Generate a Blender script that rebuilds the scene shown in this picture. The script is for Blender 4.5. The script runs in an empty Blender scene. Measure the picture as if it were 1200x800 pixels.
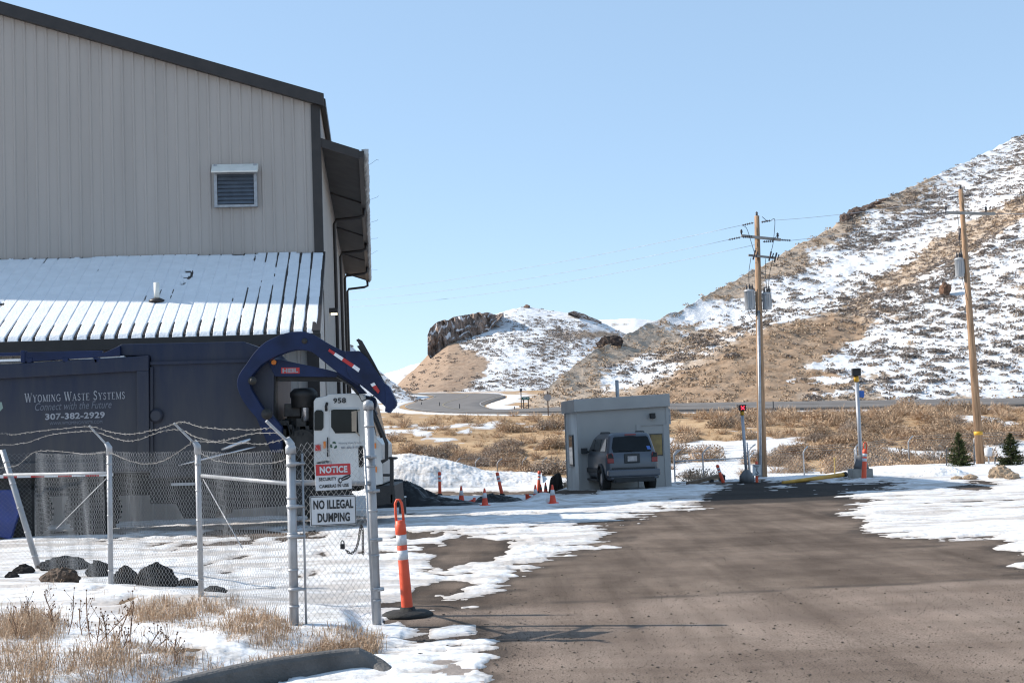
import bpy, bmesh, math, random
import numpy as np
from mathutils import Vector, Matrix

random.seed(7); RNG = np.random.default_rng(11)
scene = bpy.context.scene
COL = scene.collection

# ------------------------------------------------------------------ camera, sky, sun, exposure
FPX, CAMZ, PITCH, ROLL = 1600.0, 1.9, math.atan(105/1600), 0.036
_F = Vector((0, math.cos(PITCH), math.sin(PITCH))); _U0 = Vector((0, -math.sin(PITCH), math.cos(PITCH))); _X0 = Vector((1, 0, 0))
_R = _X0*math.cos(ROLL) - _U0*math.sin(ROLL); _U = _X0*math.sin(ROLL) + _U0*math.cos(ROLL)
cam = bpy.data.cameras.new('camera'); cam.lens = 48.0; cam.sensor_width = 36.0; cam.clip_start = 0.1; cam.clip_end = 12000
camo = bpy.data.objects.new('camera', cam); COL.objects.link(camo)
camo.matrix_world = Matrix(((_R.x, _U.x, -_F.x, 0), (_R.y, _U.y, -_F.y, 0), (_R.z, _U.z, -_F.z, CAMZ), (0, 0, 0, 1)))
scene.camera = camo

SUN = Vector((-1.5, 0.30, 1.0)).normalized()
SUN_EL = math.asin(SUN.z)
world = bpy.data.worlds.new('World'); scene.world = world; world.use_nodes = True
wn = world.node_tree.nodes; wl = world.node_tree.links
bg = wn['Background']; sky = wn.new('ShaderNodeTexSky'); sky.sky_type = 'NISHITA'; sky.sun_disc = False
sky.sun_elevation = SUN_EL; sky.sun_rotation = math.atan2(SUN.x, SUN.y)
sky.altitude = 1900; sky.air_density = 1.0; sky.dust_density = 1.6; sky.ozone_density = 1.0
smx = wn.new('ShaderNodeMix'); smx.data_type = 'RGBA'; smx.inputs[0].default_value = 0.5; smx.inputs[7].default_value = (2.5, 3.7, 5.05, 1)
wl.new(sky.outputs[0], smx.inputs[6]); wl.new(smx.outputs[2], bg.inputs[0]); bg.inputs[1].default_value = 0.128
sun = bpy.data.lights.new('sun', 'SUN'); sun.energy = 4.4; sun.angle = math.radians(0.5); sun.color = (1.0, 0.94, 0.85)
suno = bpy.data.objects.new('sun', sun); COL.objects.link(suno); suno.rotation_euler = SUN.to_track_quat('Z', 'Y').to_euler()
scene.view_settings.view_transform = 'Standard'; scene.view_settings.look = 'None'
scene.view_settings.exposure = 0.66; scene.view_settings.gamma = 1.0; scene.view_settings.use_curve_mapping = False
scene.render.engine = 'CYCLES'
scene.cycles.use_denoising = True; scene.cycles.denoiser = 'OPENIMAGEDENOISE'; scene.cycles.denoising_input_passes = 'RGB_ALBEDO_NORMAL'; scene.cycles.filter_width = 1.2; scene.cycles.max_bounces = 5; scene.cycles.diffuse_bounces = 3
scene.cycles.transparent_max_bounces = 8; scene.cycles.caustics_reflective = False; scene.cycles.caustics_refractive = False

# ------------------------------------------------------------------ pixel -> place helpers (photo is 1200 x 800)
def ray(x, y):
    return _F + _R*((x-600)/FPX) + _U*((400-y)/FPX)
def P(x, y, Y):
    d = ray(x, y); return Vector((0, 0, CAMZ)) + d*(Y/d.y)
def G(x, y, z=0.0):
    d = ray(x, y); return Vector((0, 0, CAMZ)) + d*((z-CAMZ)/d.z)
def PN(x, y, o, n):
    d = ray(x, y); c = Vector((0, 0, CAMZ)); return c + d*((Vector(o)-c).dot(n)/d.dot(n))
def Pv(x, y, Y):                                    # vectorised P
    a = (np.asarray(x)-600)/FPX; b = (400-np.asarray(y))/FPX
    d = [_F[i] + a*_R[i] + b*_U[i] for i in range(3)]
    s = Y/d[1]; return d[0]*s, d[1]*s, CAMZ + d[2]*s
def proj(X, Y, Z):                                  # world -> photo pixel
    z = Z-CAMZ
    f = Y*_F.y + z*_F.z
    return 600 + FPX*(X*_R.x + Y*_R.y + z*_R.z)/f, 400 - FPX*(X*_U.x + Y*_U.y + z*_U.z)/f

# ------------------------------------------------------------------ noise
def _hash(ix, iy, s):
    h = (ix.astype(np.int64)*374761393 + iy.astype(np.int64)*668265263 + s*974634871) & 0xffffffff
    h = ((h ^ (h >> 13))*1274126177) & 0xffffffff
    return ((h ^ (h >> 16)) & 0xffff)/65535.0
def vnoise(x, y, s=0):
    x = np.asarray(x, float); y = np.asarray(y, float)
    ix = np.floor(x); iy = np.floor(y); fx = x-ix; fy = y-iy
    fx = fx*fx*(3-2*fx); fy = fy*fy*(3-2*fy)
    a = _hash(ix, iy, s); b = _hash(ix+1, iy, s); c = _hash(ix, iy+1, s); d = _hash(ix+1, iy+1, s)
    return (a*(1-fx)+b*fx)*(1-fy) + (c*(1-fx)+d*fx)*fy
def fbm(x, y, o=5, s=0, g=0.5):
    t = 0; a = 1; n = 0
    for k in range(o):
        t = t + a*vnoise(x*(2**k)+17.3*k, y*(2**k)-9.1*k, s+k); n += a; a *= g
    return t/n - 0.5
def sst(a, b, x):
    t = np.clip((np.asarray(x, float)-a)/(b-a), 0, 1); return t*t*(3-2*t)
def interp(x, pts):
    p = sorted(pts); return np.interp(x, [q[0] for q in p], [q[1] for q in p])
def sdf(px, py, poly):                              # signed distance to polygon, + inside
    px = np.asarray(px, float); py = np.asarray(py, float)
    d = np.full(px.shape, 1e18); ins = np.zeros(px.shape, bool)
    n = len(poly)
    for i in range(n):
        x0, y0 = poly[i]; x1, y1 = poly[(i+1) % n]
        ex, ey = x1-x0, y1-y0; wx, wy = px-x0, py-y0
        t = np.clip((wx*ex+wy*ey)/(ex*ex+ey*ey+1e-12), 0, 1)
        d = np.minimum(d, (wx-t*ex)**2+(wy-t*ey)**2)
        c = ((y0 <= py) & (y1 > py)) | ((y1 <= py) & (y0 > py))
        with np.errstate(divide='ignore', invalid='ignore'):
            xi = x0 + (py-y0)*ex/(ey if abs(ey) > 1e-9 else 1e-9)
        ins ^= c & (px < xi)
    d = np.sqrt(d); return np.where(ins, d, -d)

# ------------------------------------------------------------------ materials
MATS = {}
def M(name, col, rough=0.7, metal=0.0, var=0.15, scale=3.0, bump=0.0, bscale=30.0, col2=None, detail=4, spec=None, emit=None, stretch=None):
    if name in MATS: return MATS[name]
    m = bpy.data.materials.new(name); m.use_nodes = True
    nt = m.node_tree; b = nt.nodes['Principled BSDF']
    tc = nt.nodes.new('ShaderNodeTexCoord'); mp = nt.nodes.new('ShaderNodeMapping')
    nt.links.new(tc.outputs['Object'], mp.inputs[0])
    if stretch: mp.inputs['Scale'].default_value = stretch
    nz = nt.nodes.new('ShaderNodeTexNoise'); nz.inputs['Scale'].default_value = scale; nz.inputs['Detail'].default_value = detail
    nt.links.new(mp.outputs[0], nz.inputs['Vector'])
    rp = nt.nodes.new('ShaderNodeValToRGB'); rp.color_ramp.elements[0].position = 0.3; rp.color_ramp.elements[1].position = 0.7
    lo = tuple(c*(1-var) for c in col); hi = tuple(min(1, c*(1+var)) for c in (col2 or col))
    rp.color_ramp.elements[0].color = (*lo, 1); rp.color_ramp.elements[1].color = (*hi, 1)
    nt.links.new(nz.outputs[0], rp.inputs[0]); nt.links.new(rp.outputs[0], b.inputs['Base Color'])
    b.inputs['Roughness'].default_value = rough; b.inputs['Metallic'].default_value = metal
    if spec is not None: b.inputs['Specular IOR Level'].default_value = spec
    if emit: b.inputs['Emission Color'].default_value = (*emit[0], 1); b.inputs['Emission Strength'].default_value = emit[1]
    if bump:
        n2 = nt.nodes.new('ShaderNodeTexNoise'); n2.inputs['Scale'].default_value = bscale; n2.inputs['Detail'].default_value = 5
        nt.links.new(mp.outputs[0], n2.inputs['Vector'])
        bp = nt.nodes.new('ShaderNodeBump'); bp.inputs['Strength'].default_value = bump; bp.inputs['Distance'].default_value = 0.05
        nt.links.new(n2.outputs[0], bp.inputs['Height']); nt.links.new(bp.outputs[0], b.inputs['Normal'])
    MATS[name] = m; return m

# ------------------------------------------------------------------ mesh builder
class MB:
    def __init__(s): s.v = []; s.f = []; s.m = []; s.mi = 0; s.sm = []
    def add(s, vs, fs, smooth=False):
        o = len(s.v); s.v += [tuple(v) for v in vs]
        for f in fs: s.f.append([o+i for i in f]); s.m.append(s.mi); s.sm.append(smooth)
        return s
    def box(s, c, d, rot=None):
        c = Vector(c); h = Vector(d)/2
        vs = [Vector((x*h.x, y*h.y, z*h.z)) for x in (-1, 1) for y in (-1, 1) for z in (-1, 1)]
        if rot is not None: vs = [rot @ v for v in vs]
        return s.add([c+v for v in vs], [(0,1,3,2),(4,6,7,5),(0,4,5,1),(2,3,7,6),(0,2,6,4),(1,5,7,3)])
    def bar(s, a, b, w, h, up=(0, 0, 1)):           # rectangular bar from a to b
        a = Vector(a); b = Vector(b); d = (b-a).normalized(); up = Vector(up)
        if abs(d.dot(up)) > .99: up = Vector((0, 1, 0))
        r = d.cross(up).normalized(); u = r.cross(d)
        vs = [p + r*(w/2*i) + u*(h/2*j) for p in (a, b) for i, j in ((-1,-1),(1,-1),(1,1),(-1,1))]
        return s.add(vs, [(3,2,1,0),(4,5,6,7),(0,1,5,4),(1,2,6,5),(2,3,7,6),(3,0,4,7)])
    def tube(s, pts, r, n=8, cap=True, smooth=True):
        pts = [Vector(p) for p in pts]; k = len(pts)
        rs = r if isinstance(r, (list, tuple)) else [r]*k
        vs = []; fs = []; ref = None
        for i, p in enumerate(pts):
            d = (pts[min(i+1, k-1)]-pts[max(i-1, 0)])
            d = d.normalized() if d.length > 1e-9 else Vector((0, 0, 1))
            if ref is None: ref = Vector((0, 0, 1)) if abs(d.z) < .9 else Vector((1, 0, 0))
            u = (ref - d*ref.dot(d)).normalized(); w = d.cross(u); ref = u
            vs += [p + (u*math.cos(2*math.pi*j/n) + w*math.sin(2*math.pi*j/n))*rs[i] for j in range(n)]
        for i in range(k-1):
            for j in range(n):
                j2 = (j+1) % n; fs.append((i*n+j, i*n+j2, (i+1)*n+j2, (i+1)*n+j))
        s.add(vs, fs, smooth)
        if cap:
            o = len(s.v)-len(vs)
            s.f.append([o+j for j in range(n)][::-1]); s.m.append(s.mi); s.sm.append(False)
            s.f.append([o+(k-1)*n+j for j in range(n)]); s.m.append(s.mi); s.sm.append(False)
        return s
    def lathe(s, c, prof, n=16, axis=(0, 0, 1), smooth=True):   # prof: (radius, along)
        c = Vector(c); ax = Vector(axis).normalized()
        t = Vector((1, 0, 0)) if abs(ax.x) < .9 else Vector((0, 1, 0))
        u = (t-ax*t.dot(ax)).normalized(); w = ax.cross(u); k = len(prof)
        vs = [c + ax*h + (u*math.cos(2*math.pi*j/n)+w*math.sin(2*math.pi*j/n))*max(r, 1e-4) for r, h in prof for j in range(n)]
        fs = [(i*n+j, i*n+(j+1) % n, (i+1)*n+(j+1) % n, (i+1)*n+j) for i in range(k-1) for j in range(n)]
        s.add(vs, fs, smooth); o = len(s.v)-len(vs)
        s.f.append([o+j for j in range(n)][::-1]); s.m.append(s.mi); s.sm.append(False)
        s.f.append([o+(k-1)*n+j for j in range(n)]); s.m.append(s.mi); s.sm.append(False)
        return s
    def prism(s, front, off):                       # polygon of 3D points extruded by vector
        n = len(front); front = [Vector(p) for p in front]; off = Vector(off)
        vs = front + [p+off for p in front]
        return s.add(vs, [tuple(range(n)), tuple(range(2*n-1, n-1, -1))] + [(i, i+n, (i+1) % n+n, (i+1) % n) for i in range(n)])
    def quad(s, *p): return s.add(p, [tuple(range(len(p)))])
    def build(s, name, mat, parent=None, bevel=0.0, local=False):
        me = bpy.data.meshes.new(name); off = Vector((0, 0, 0))
        if parent is not None and not local:
            q = parent
            while q is not None: off += q.location; q = q.parent
        me.from_pydata([tuple(Vector(v)-off) for v in s.v], [], s.f); me.update()
        for mt in (mat if isinstance(mat, (list, tuple)) else [mat]): me.materials.append(mt)
        me.polygons.foreach_set('material_index', s.m); me.polygons.foreach_set('use_smooth', s.sm)
        b = bmesh.new(); b.from_mesh(me); bmesh.ops.recalc_face_normals(b, faces=b.faces); b.to_mesh(me); b.free()
        o = bpy.data.objects.new(name, me); COL.objects.link(o)
        if parent is not None: o.parent = parent
        if bevel:
            bv = o.modifiers.new('bevel', 'BEVEL'); bv.width = bevel; bv.segments = 2; bv.limit_method = 'ANGLE'; bv.angle_limit = math.radians(40)
            bv.harden_normals = False
        return o
def np_mesh(name, V, Fq, mat, smooth=True, parent=None):
    me = bpy.data.meshes.new(name); V = np.asarray(V, np.float32); Fq = np.asarray(Fq, np.int32); k = Fq.shape[1]
    me.vertices.add(len(V)); me.vertices.foreach_set('co', V.ravel())
    me.loops.add(Fq.size); me.loops.foreach_set('vertex_index', Fq.ravel())
    me.polygons.add(len(Fq)); me.polygons.foreach_set('loop_start', np.arange(0, Fq.size, k, dtype=np.int32))
    me.polygons.foreach_set('use_smooth', np.full(len(Fq), smooth))
    me.update(calc_edges=True); me.materials.append(mat)
    o = bpy.data.objects.new(name, me); COL.objects.link(o)
    if parent is not None: o.parent = parent
    return o
def attr(o, name, a):
    at = o.data.attributes.new(name, 'FLOAT', 'POINT'); at.data.foreach_set('value', np.asarray(a, np.float32).ravel())
def gridfaces(nr, nc, keep=None):
    i = np.arange(nr*nc).reshape(nr, nc)
    f = np.stack([i[:-1, :-1], i[:-1, 1:], i[1:, 1:], i[1:, :-1]], -1).reshape(-1, 4)
    return f if keep is None else f[keep.reshape(-1)]
def thing(name, label, cat, loc=(0, 0, 0), rot=0, group=None):
    o = bpy.data.objects.new(name, None); COL.objects.link(o); o.empty_display_size = 0.2
    o.location = Vector(loc); o.rotation_euler = (0, 0, rot); tag(o, label, cat, group); return o
def tag(o, label=None, cat=None, group=None, kind=None):
    if label: o['label'] = label
    if cat: o['category'] = cat
    if group: o['group'] = group
    if kind: o['kind'] = kind
    return o
def copy_thing(r, loc=None, rot=None, scl=None):
    c = r.copy(); COL.objects.link(c)
    if loc is not None: c.location = loc
    if rot is not None: c.rotation_euler = rot
    if scl is not None: c.scale = scl
    for ch in r.children:
        d = ch.copy(); COL.objects.link(d); d.parent = c
        for g in ch.children:
            e = g.copy(); COL.objects.link(e); e.parent = d
    return c
SERIF = {  # capitals with serifs: strokes (points, width) and serif bars (x0, x1, y)
 'W': (1.25, [(((.12, 1), (.38, 0)), .16), (((.38, 0), (.62, .95)), .06), (((.58, 1), (.86, 0)), .16), (((.86, 0), (1.12, 1)), .06)], [(0, .28, 1), (.46, .72, 1), (.98, 1.25, 1)]),
 'Y': (.9, [(((.14, 1), (.45, .45)), .16), (((.78, 1), (.45, .45)), .06), (((.45, .48), (.45, 0)), .16)], [(0, .3, 1), (.64, .92, 1), (.28, .62, 0)]),
 'O': (.95, [(tuple((.475+.37*math.cos(a*.3927), .5+.48*math.sin(a*.3927)) for a in range(17)), .12)], []),
 'M': (1.1, [(((.16, 1), (.16, 0)), .07), (((.16, 1), (.54, .05)), .16), (((.54, .05), (.94, 1)), .06), (((.94, 1), (.94, 0)), .16)], [(.02, .22, 1), (.88, 1.08, 1), (.02, .3, 0), (.78, 1.08, 0)]),
 'I': (.45, [(((.22, 1), (.22, 0)), .16)], [(.05, .4, 1), (.05, .4, 0)]),
 'N': (.98, [(((.18, 1), (.18, 0)), .06), (((.18, 1), (.8, 0)), .16), (((.8, 1), (.8, 0)), .06)], [(.02, .24, 1), (.66, .94, 1), (.05, .32, 0)]),
 'G': (.95, [(tuple((.5+.38*math.cos(.7+a*.31), .5+.48*math.sin(.7+a*.31)) for a in range(17)), .12), (((.8, .45), (.8, .08)), .14)], [(.6, .95, .46)]),
 'A': (.95, [(((.45, 1), (.14, 0)), .06), (((.45, 1), (.8, 0)), .16), (((.26, .36), (.66, .36)), .06)], [(0, .28, 0), (.64, .95, 0)]),
 'S': (.75, [(((.6, .82), (.5, .95), (.32, .97), (.18, .86), (.17, .7), (.3, .57), (.5, .46), (.6, .32), (.56, .12), (.38, .03), (.22, .06), (.12, .22)), .12)], [(.56, .64, .88), (.09, .16, .14)]),
 'T': (.85, [(((.42, 1), (.42, 0)), .16), (((.06, .97), (.8, .97)), .06)], [(.26, .6, 0), (.04, .1, .88), (.76, .82, .88)]),
 'E': (.8, [(((.2, 1), (.2, 0)), .16), (((.2, .97), (.68, .97)), .06), (((.2, .52), (.55, .52)), .06), (((.2, .03), (.7, .03)), .06)], [(.04, .3, 1), (.04, .3, 0), (.64, .7, .88), (.66, .72, .14)])}
def serif_lettering(name, text, c, right, up, w, h, mat, parent, small=.78):
    m = MB(); x = 0; first = True; quads = []
    def rib(a, b, t, ox, s):
        a = Vector((a[0]*s+ox, a[1]*s)); b = Vector((b[0]*s+ox, b[1]*s)); d = (b-a).normalized(); n = Vector((-d.y, d.x))*t*s/2; quads.append((a-n, b-n, b+n, a+n))
    for ch in text:
        if ch == ' ': x += .45; first = True; continue
        wd, st, sf = SERIF[ch]; s = 1 if first else small; first = False
        for pts, t in st:
            for a, b in zip(pts, pts[1:]): rib(a, b, t, x, s)
        for x0, x1, y in sf: rib((x0, min(max(y, .03), .97)), (x1, min(max(y, .03), .97)), .06, x, s)
        x += wd*s+.06
    sx = w/x; n = Vector(right).cross(Vector(up)).normalized(); c = Vector(c)-Vector(right)*w/2-Vector(up)*h/2
    for k, q in enumerate(quads): m.quad(*[c+Vector(right)*v.x*sx+Vector(up)*v.y*h+n*(.004+.0004*(k % 5)) for v in q])
    return m.build(name, mat, parent)
def lettering(name, text, c, right, up, w, h, mat, parent, bold=0.0, shear=0.0, lift=0.004):
    cu = bpy.data.curves.new(name, 'FONT'); cu.body = text; cu.size = 1; cu.offset = bold; cu.shear = shear
    cu.space_character = 1.0+bold*1.6; cu.align_x = 'CENTER'; cu.resolution_u = 3
    t = bpy.data.objects.new(name, cu); COL.objects.link(t); bpy.context.view_layer.update()
    me = bpy.data.meshes.new_from_object(t.evaluated_get(bpy.context.evaluated_depsgraph_get()))
    bpy.data.objects.remove(t)
    co = np.zeros(len(me.vertices)*3, np.float32); me.vertices.foreach_get('co', co); co = co.reshape(-1, 3)
    mn = co.min(0); mx = co.max(0); q = (co-(mn+mx)/2)/(mx-mn+1e-9)
    right = Vector(right).normalized(); up = Vector(up).normalized(); n = right.cross(up).normalized()
    off = Vector((0, 0, 0)); pp = parent
    while pp is not None: off += pp.location; pp = pp.parent
    c = Vector(c)-off
    out = np.outer(q[:, 0]*w, right)+np.outer(q[:, 1]*h, up)+np.array(c+n*lift)
    me.vertices.foreach_set('co', out.astype(np.float32).ravel()); me.update(); me.materials.clear(); me.materials.append(mat)
    o = bpy.data.objects.new(name, me); COL.objects.link(o); o.parent = parent; return o
# ------------------------------------------------------------------ terrain
def zroad(X): return 3.45 - 0.02*np.clip(X, -20, 80)
def hz(X, Y):
    X = np.asarray(X, float); Y = np.asarray(Y, float)
    D = 1.15*(1-0.85*sst(11, 15.5, X)*(1-sst(55, 75, Y)))
    z = -D*sst(45.5, 64, Y)
    zl = np.interp(Y, [33, 36, 42, 50, 60, 75, 90], [0, -.03, -.30, -.68, -1.05, -1.35, -1.25])
    wr = sst(-.6, 2.4, X); z = z*wr + zl*(1-wr)
    z = z - 0.13*np.exp(-(((X-4)/3.2)**2+((Y-46)/3.2)**2))
    r = sst(72, 137, Y)*0.55+0.45*np.clip((Y-78)/60, 0, 1)
    zr = zroad(X) + 0.043*np.clip(Y-140, 0, 190)
    z = z*(1-r) + zr*r
    z = z + 0.55*fbm(X/9, Y/9, 4, 3)*sst(58, 84, Y)*(1-sst(118, 134, Y))*1.6
    z = z + 0.02*fbm(X/3, Y/3, 3, 5)*(1-sst(40, 50, Y))
    return z
def GT(x, y, dz=0.0):
    lo = 4.0
    for _ in range(4000):
        p = P(x, y, lo)
        if p.z <= float(hz(p.x, p.y))+dz: return p
        lo *= 1.002
        if lo > 420: break
    return P(x, y, 140)
def on_ground(X, Y, dz=0.0): return Vector((X, Y, float(hz(X, Y))+dz))

# column-fan grids (angles in photo pixels, distances geometric)
def fan(c0, c1, nc, y0, y1, nr):
    xs = np.linspace(c0, c1, nc); Ys = y0*(y1/y0)**np.linspace(0, 1, nr)
    A, B = np.meshgrid((xs-600)/FPX, Ys); return A*B, B

# kerb line and street in the foreground
KERB = [(-60, 872), (120, 828), (225, 802), (300, 785), (360, 776), (410, 769), (440, 766), (452, 771)]

def catmull(pts, n):
    out = []
    for i in range(len(pts)-1):
        p0, p1, p2, p3 = pts[max(i-1, 0)], pts[i], pts[i+1], pts[min(i+2, len(pts)-1)]
        for k in range(n):
            t = k/n; out.append(.5*((2*p1)+(p2-p0)*t+(2*p0-5*p1+4*p2-p3)*t*t+(3*p1-p0-3*p2+p3)*t**3))
    out.append(pts[-1]); return out
rp = [Vector((150, 139, 0)), Vector((100, 140.5, 0)), Vector((60, 141, 0)), Vector((30, 141.5, 0)), Vector((12, 143, 0)), Vector((1, 148, 0)), Vector((-6, 160, 0)), Vector((-9.5, 182, 0)), Vector((-9.5, 210, 0)), Vector((-8.5, 240, 0)), Vector((-9.5, 268, 0)), Vector((-16, 292, 0)), Vector((-30, 306, 0)), Vector((-60, 312, 0))]
rp = catmull(rp, 12)
W = [3.6]*5+[3.8, 4.4, 5.5, 6.5, 7, 7, 6, 5, 4.5]
def road_gap(X, Y):                                  # metres outside the carriageway
    d = np.full(np.shape(X), 1e9)
    for i, q in enumerate(rp): d = np.minimum(d, np.hypot(X-q.x, Y-q.y)-np.interp(i/12, range(len(W)), W))
    return d
def snow_mask(X, Y):
    Z = hz(X, Y); px, py = proj(X, Y, Z); pyo = py
    k = 2.6                                           # rows count more than columns: the ground is seen at a slant
    def S(poly): return sdf(px, py*k, [(a, b*k) for a, b in poly])
    w = np.clip((Y-8)/30, 0, 1)
    n1 = fbm(X*0.9, Y*0.45, 5, 21); n2 = fbm(X*3.1, Y*1.1, 4, 33); n3 = fbm(X*0.30, Y*1.6, 4, 44); n4 = fbm(X*.7, Y*5.5, 4, 46); n5 = fbm(X*8, Y*6, 3, 48)
    drive = [(520, 900), (575, 790), (582, 752), (500, 748), (470, 735), (478, 712), (555, 708), (578, 684), (606, 670), (642, 655), (676, 641), (716, 630), (700, 614), (735, 603),
             (770, 595), (812, 588), (832, 575), (858, 566), (900, 563), (985, 561), (1060, 563.5), (1063, 567), (1012, 575), (990, 581), (1008, 586), (985, 600), (1008, 612),
             (1003, 621), (1071, 637), (1100, 640), (1153, 637), (1146, 647), (1177, 657), (1170, 668), (1205, 676), (1400, 690), (1700, 900)]
    s = -S(drive) + 45*n2*0.55 + 60*n1 + 40*n3 + 52*n4 + 22*n5
    s = np.clip(s - np.where(px > 950, 13, 0)*(py > 584), -40, 40)
    patch = [(520, 668), (505, 655), (500, 640), (540, 629), (592, 633), (596, 645), (565, 661)]
    s = np.minimum(s, -S(patch)*1.3 + 55*n2 + 26*n3)
    p2 = [(470, 700), (490, 690), (540, 684), (545, 694), (500, 706)]
    s = np.minimum(s, -S(p2)*1.2 + 60*n2+30*n3)
    for c in ((262, 642, 40, 6), (330, 676, 30, 5), (500, 626, 30, 4), (200, 655, 40, 5), (300, 625, 60, 4), (1130, 572, 22, 3.5), (1150, 566, 18, 2.5), (395, 690, 40, 4), (880, 566, 60, 2)):
        s = np.minimum(s, (np.sqrt(((px-c[0])/c[2])**2+((py-c[1])/c[3])**2)-1)*14 + 50*n2+20*n3)
    # streaky thin snow in the yard
    yard = (px < 900) & (py > 600)
    s = np.where(yard, np.minimum(s, 15+60*n3+42*n2+46*n4+16*n5), s)
    # tyre strip in the shade in front of the booth
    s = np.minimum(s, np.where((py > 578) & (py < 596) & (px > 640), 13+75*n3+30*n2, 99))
    s = np.where((px > 985) & (py > 585), np.minimum(s, 20+52*n3+46*n4+14*n5), s)
    # near kerb and apron
    s = np.maximum(s, S([(495, 752), (500, 735), (556, 733), (560, 744)])+26*n2+8*n1)
    s = np.maximum(s, S([(330, 797), (400, 782), (455, 768), (475, 763), (515, 768), (508, 782), (440, 793), (380, 806), (330, 830)])+20*n2)
    bank = [(-700, 900), (-60, 862), (110, 820), (225, 795), (360, 770), (440, 761), (452, 740), (440, 700), (430, 640), (-700, 640)]
    s = np.maximum(s, np.where(S(bank) > 0, 14+50*n2+30*n1, -99))
    s = np.where((S([(-700, 1200), (-60, 868), (225, 804), (300, 787), (410, 772), (330, 801), (150, 850), (200, 1200)]) > 0), np.minimum(s, -20), s)
    s = np.minimum(s, np.where(py > 780, 40-S([(505, 800), (508, 772), (552, 768), (566, 800)])*2, 99))
    # brush field: drifts between the shrubs
    f1 = fbm(X/6.5, Y/11, 5, 61); f2 = fbm(X/1.9, Y/3.4, 4, 71)
    u = 9 + 140*f1 + 60*f2 - 26*sst(75, 105, Y) - 40*sst(640, 560, px)*sst(80, 85, Y)*sst(112, 96, Y) - 8*sst(700, 600, px) + 12*sst(70, 55, Y)*sst(3, 8, X)
    rg = np.full(np.shape(X), 99.0); fr_ = np.asarray(Y) > 125
    if np.any(fr_): rg[fr_] = road_gap(np.asarray(X)[fr_], np.asarray(Y)[fr_])
    u = u + 75*np.exp(-((rg-1.2)/1.5)**2) + np.where(Y > 146, 16, 0); u = np.where(rg < .35, -20, u)
    u = u + 18*sst(4, 9, X)*sst(90, 70, Y)
    lane = [(440, 580), (440, 575.5), (560, 576), (700, 574), (700, 578), (560, 580)]
    s2 = np.minimum(s, -S(lane)*2.0+20*n2)
    ok_r = sst(.5, 3, X); e = sst(47, 54, Y)*ok_r + sst(78, 84, Y)*(1-ok_r)
    return s2*(1-e) + u*e

def snow_height(X, Y):
    m = snow_mask(X, Y); t = np.clip(m/22, -1, 1)
    h = np.where(t > 0, 0.004+0.030*t, 0.05*t)
    h = h*np.where(Y > 47, 1.5, 1)
    h = h + np.where(t > 0, t, 0)*(0.05*fbm(X*1.3, Y*1.3, 4, 81)+0.014*fbm(X*7, Y*7, 3, 91))
    px, py = proj(X, Y, hz(X, Y))
    h = h + np.where(t > 0, 1, 0)*0.28*np.exp(-(((X-0.67)/0.45)**2+((Y-36.0)/0.5)**2))
    # bank behind the kerb
    return h
def bank_rise(X, Y):
    px, py = proj(X, Y, np.zeros_like(X))
    k = [(-700, 1000), (-60, 866), (110, 826), (225, 799), (300, 783), (360, 774), (425, 764), (436, 752), (420, 715), (240, 690), (-700, 640)]
    return 0.13*sst(0, 30, sdf(px, py*1.5, [(a, b*1.5) for a, b in k]))
_hz0 = hz
def hz(X, Y):
    X = np.asarray(X, float); Y = np.asarray(Y, float)
    z = _hz0(X, Y)
    sh = np.broadcast_shapes(X.shape, Y.shape)
    if sh == () or Y.max() < 60 or True:
        near = (Y < 24) & (X < 0)
        if np.any(near):
            z = z + np.where(near, bank_rise(np.broadcast_to(X, sh), np.broadcast_to(Y, sh)), 0)
    return z

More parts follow.
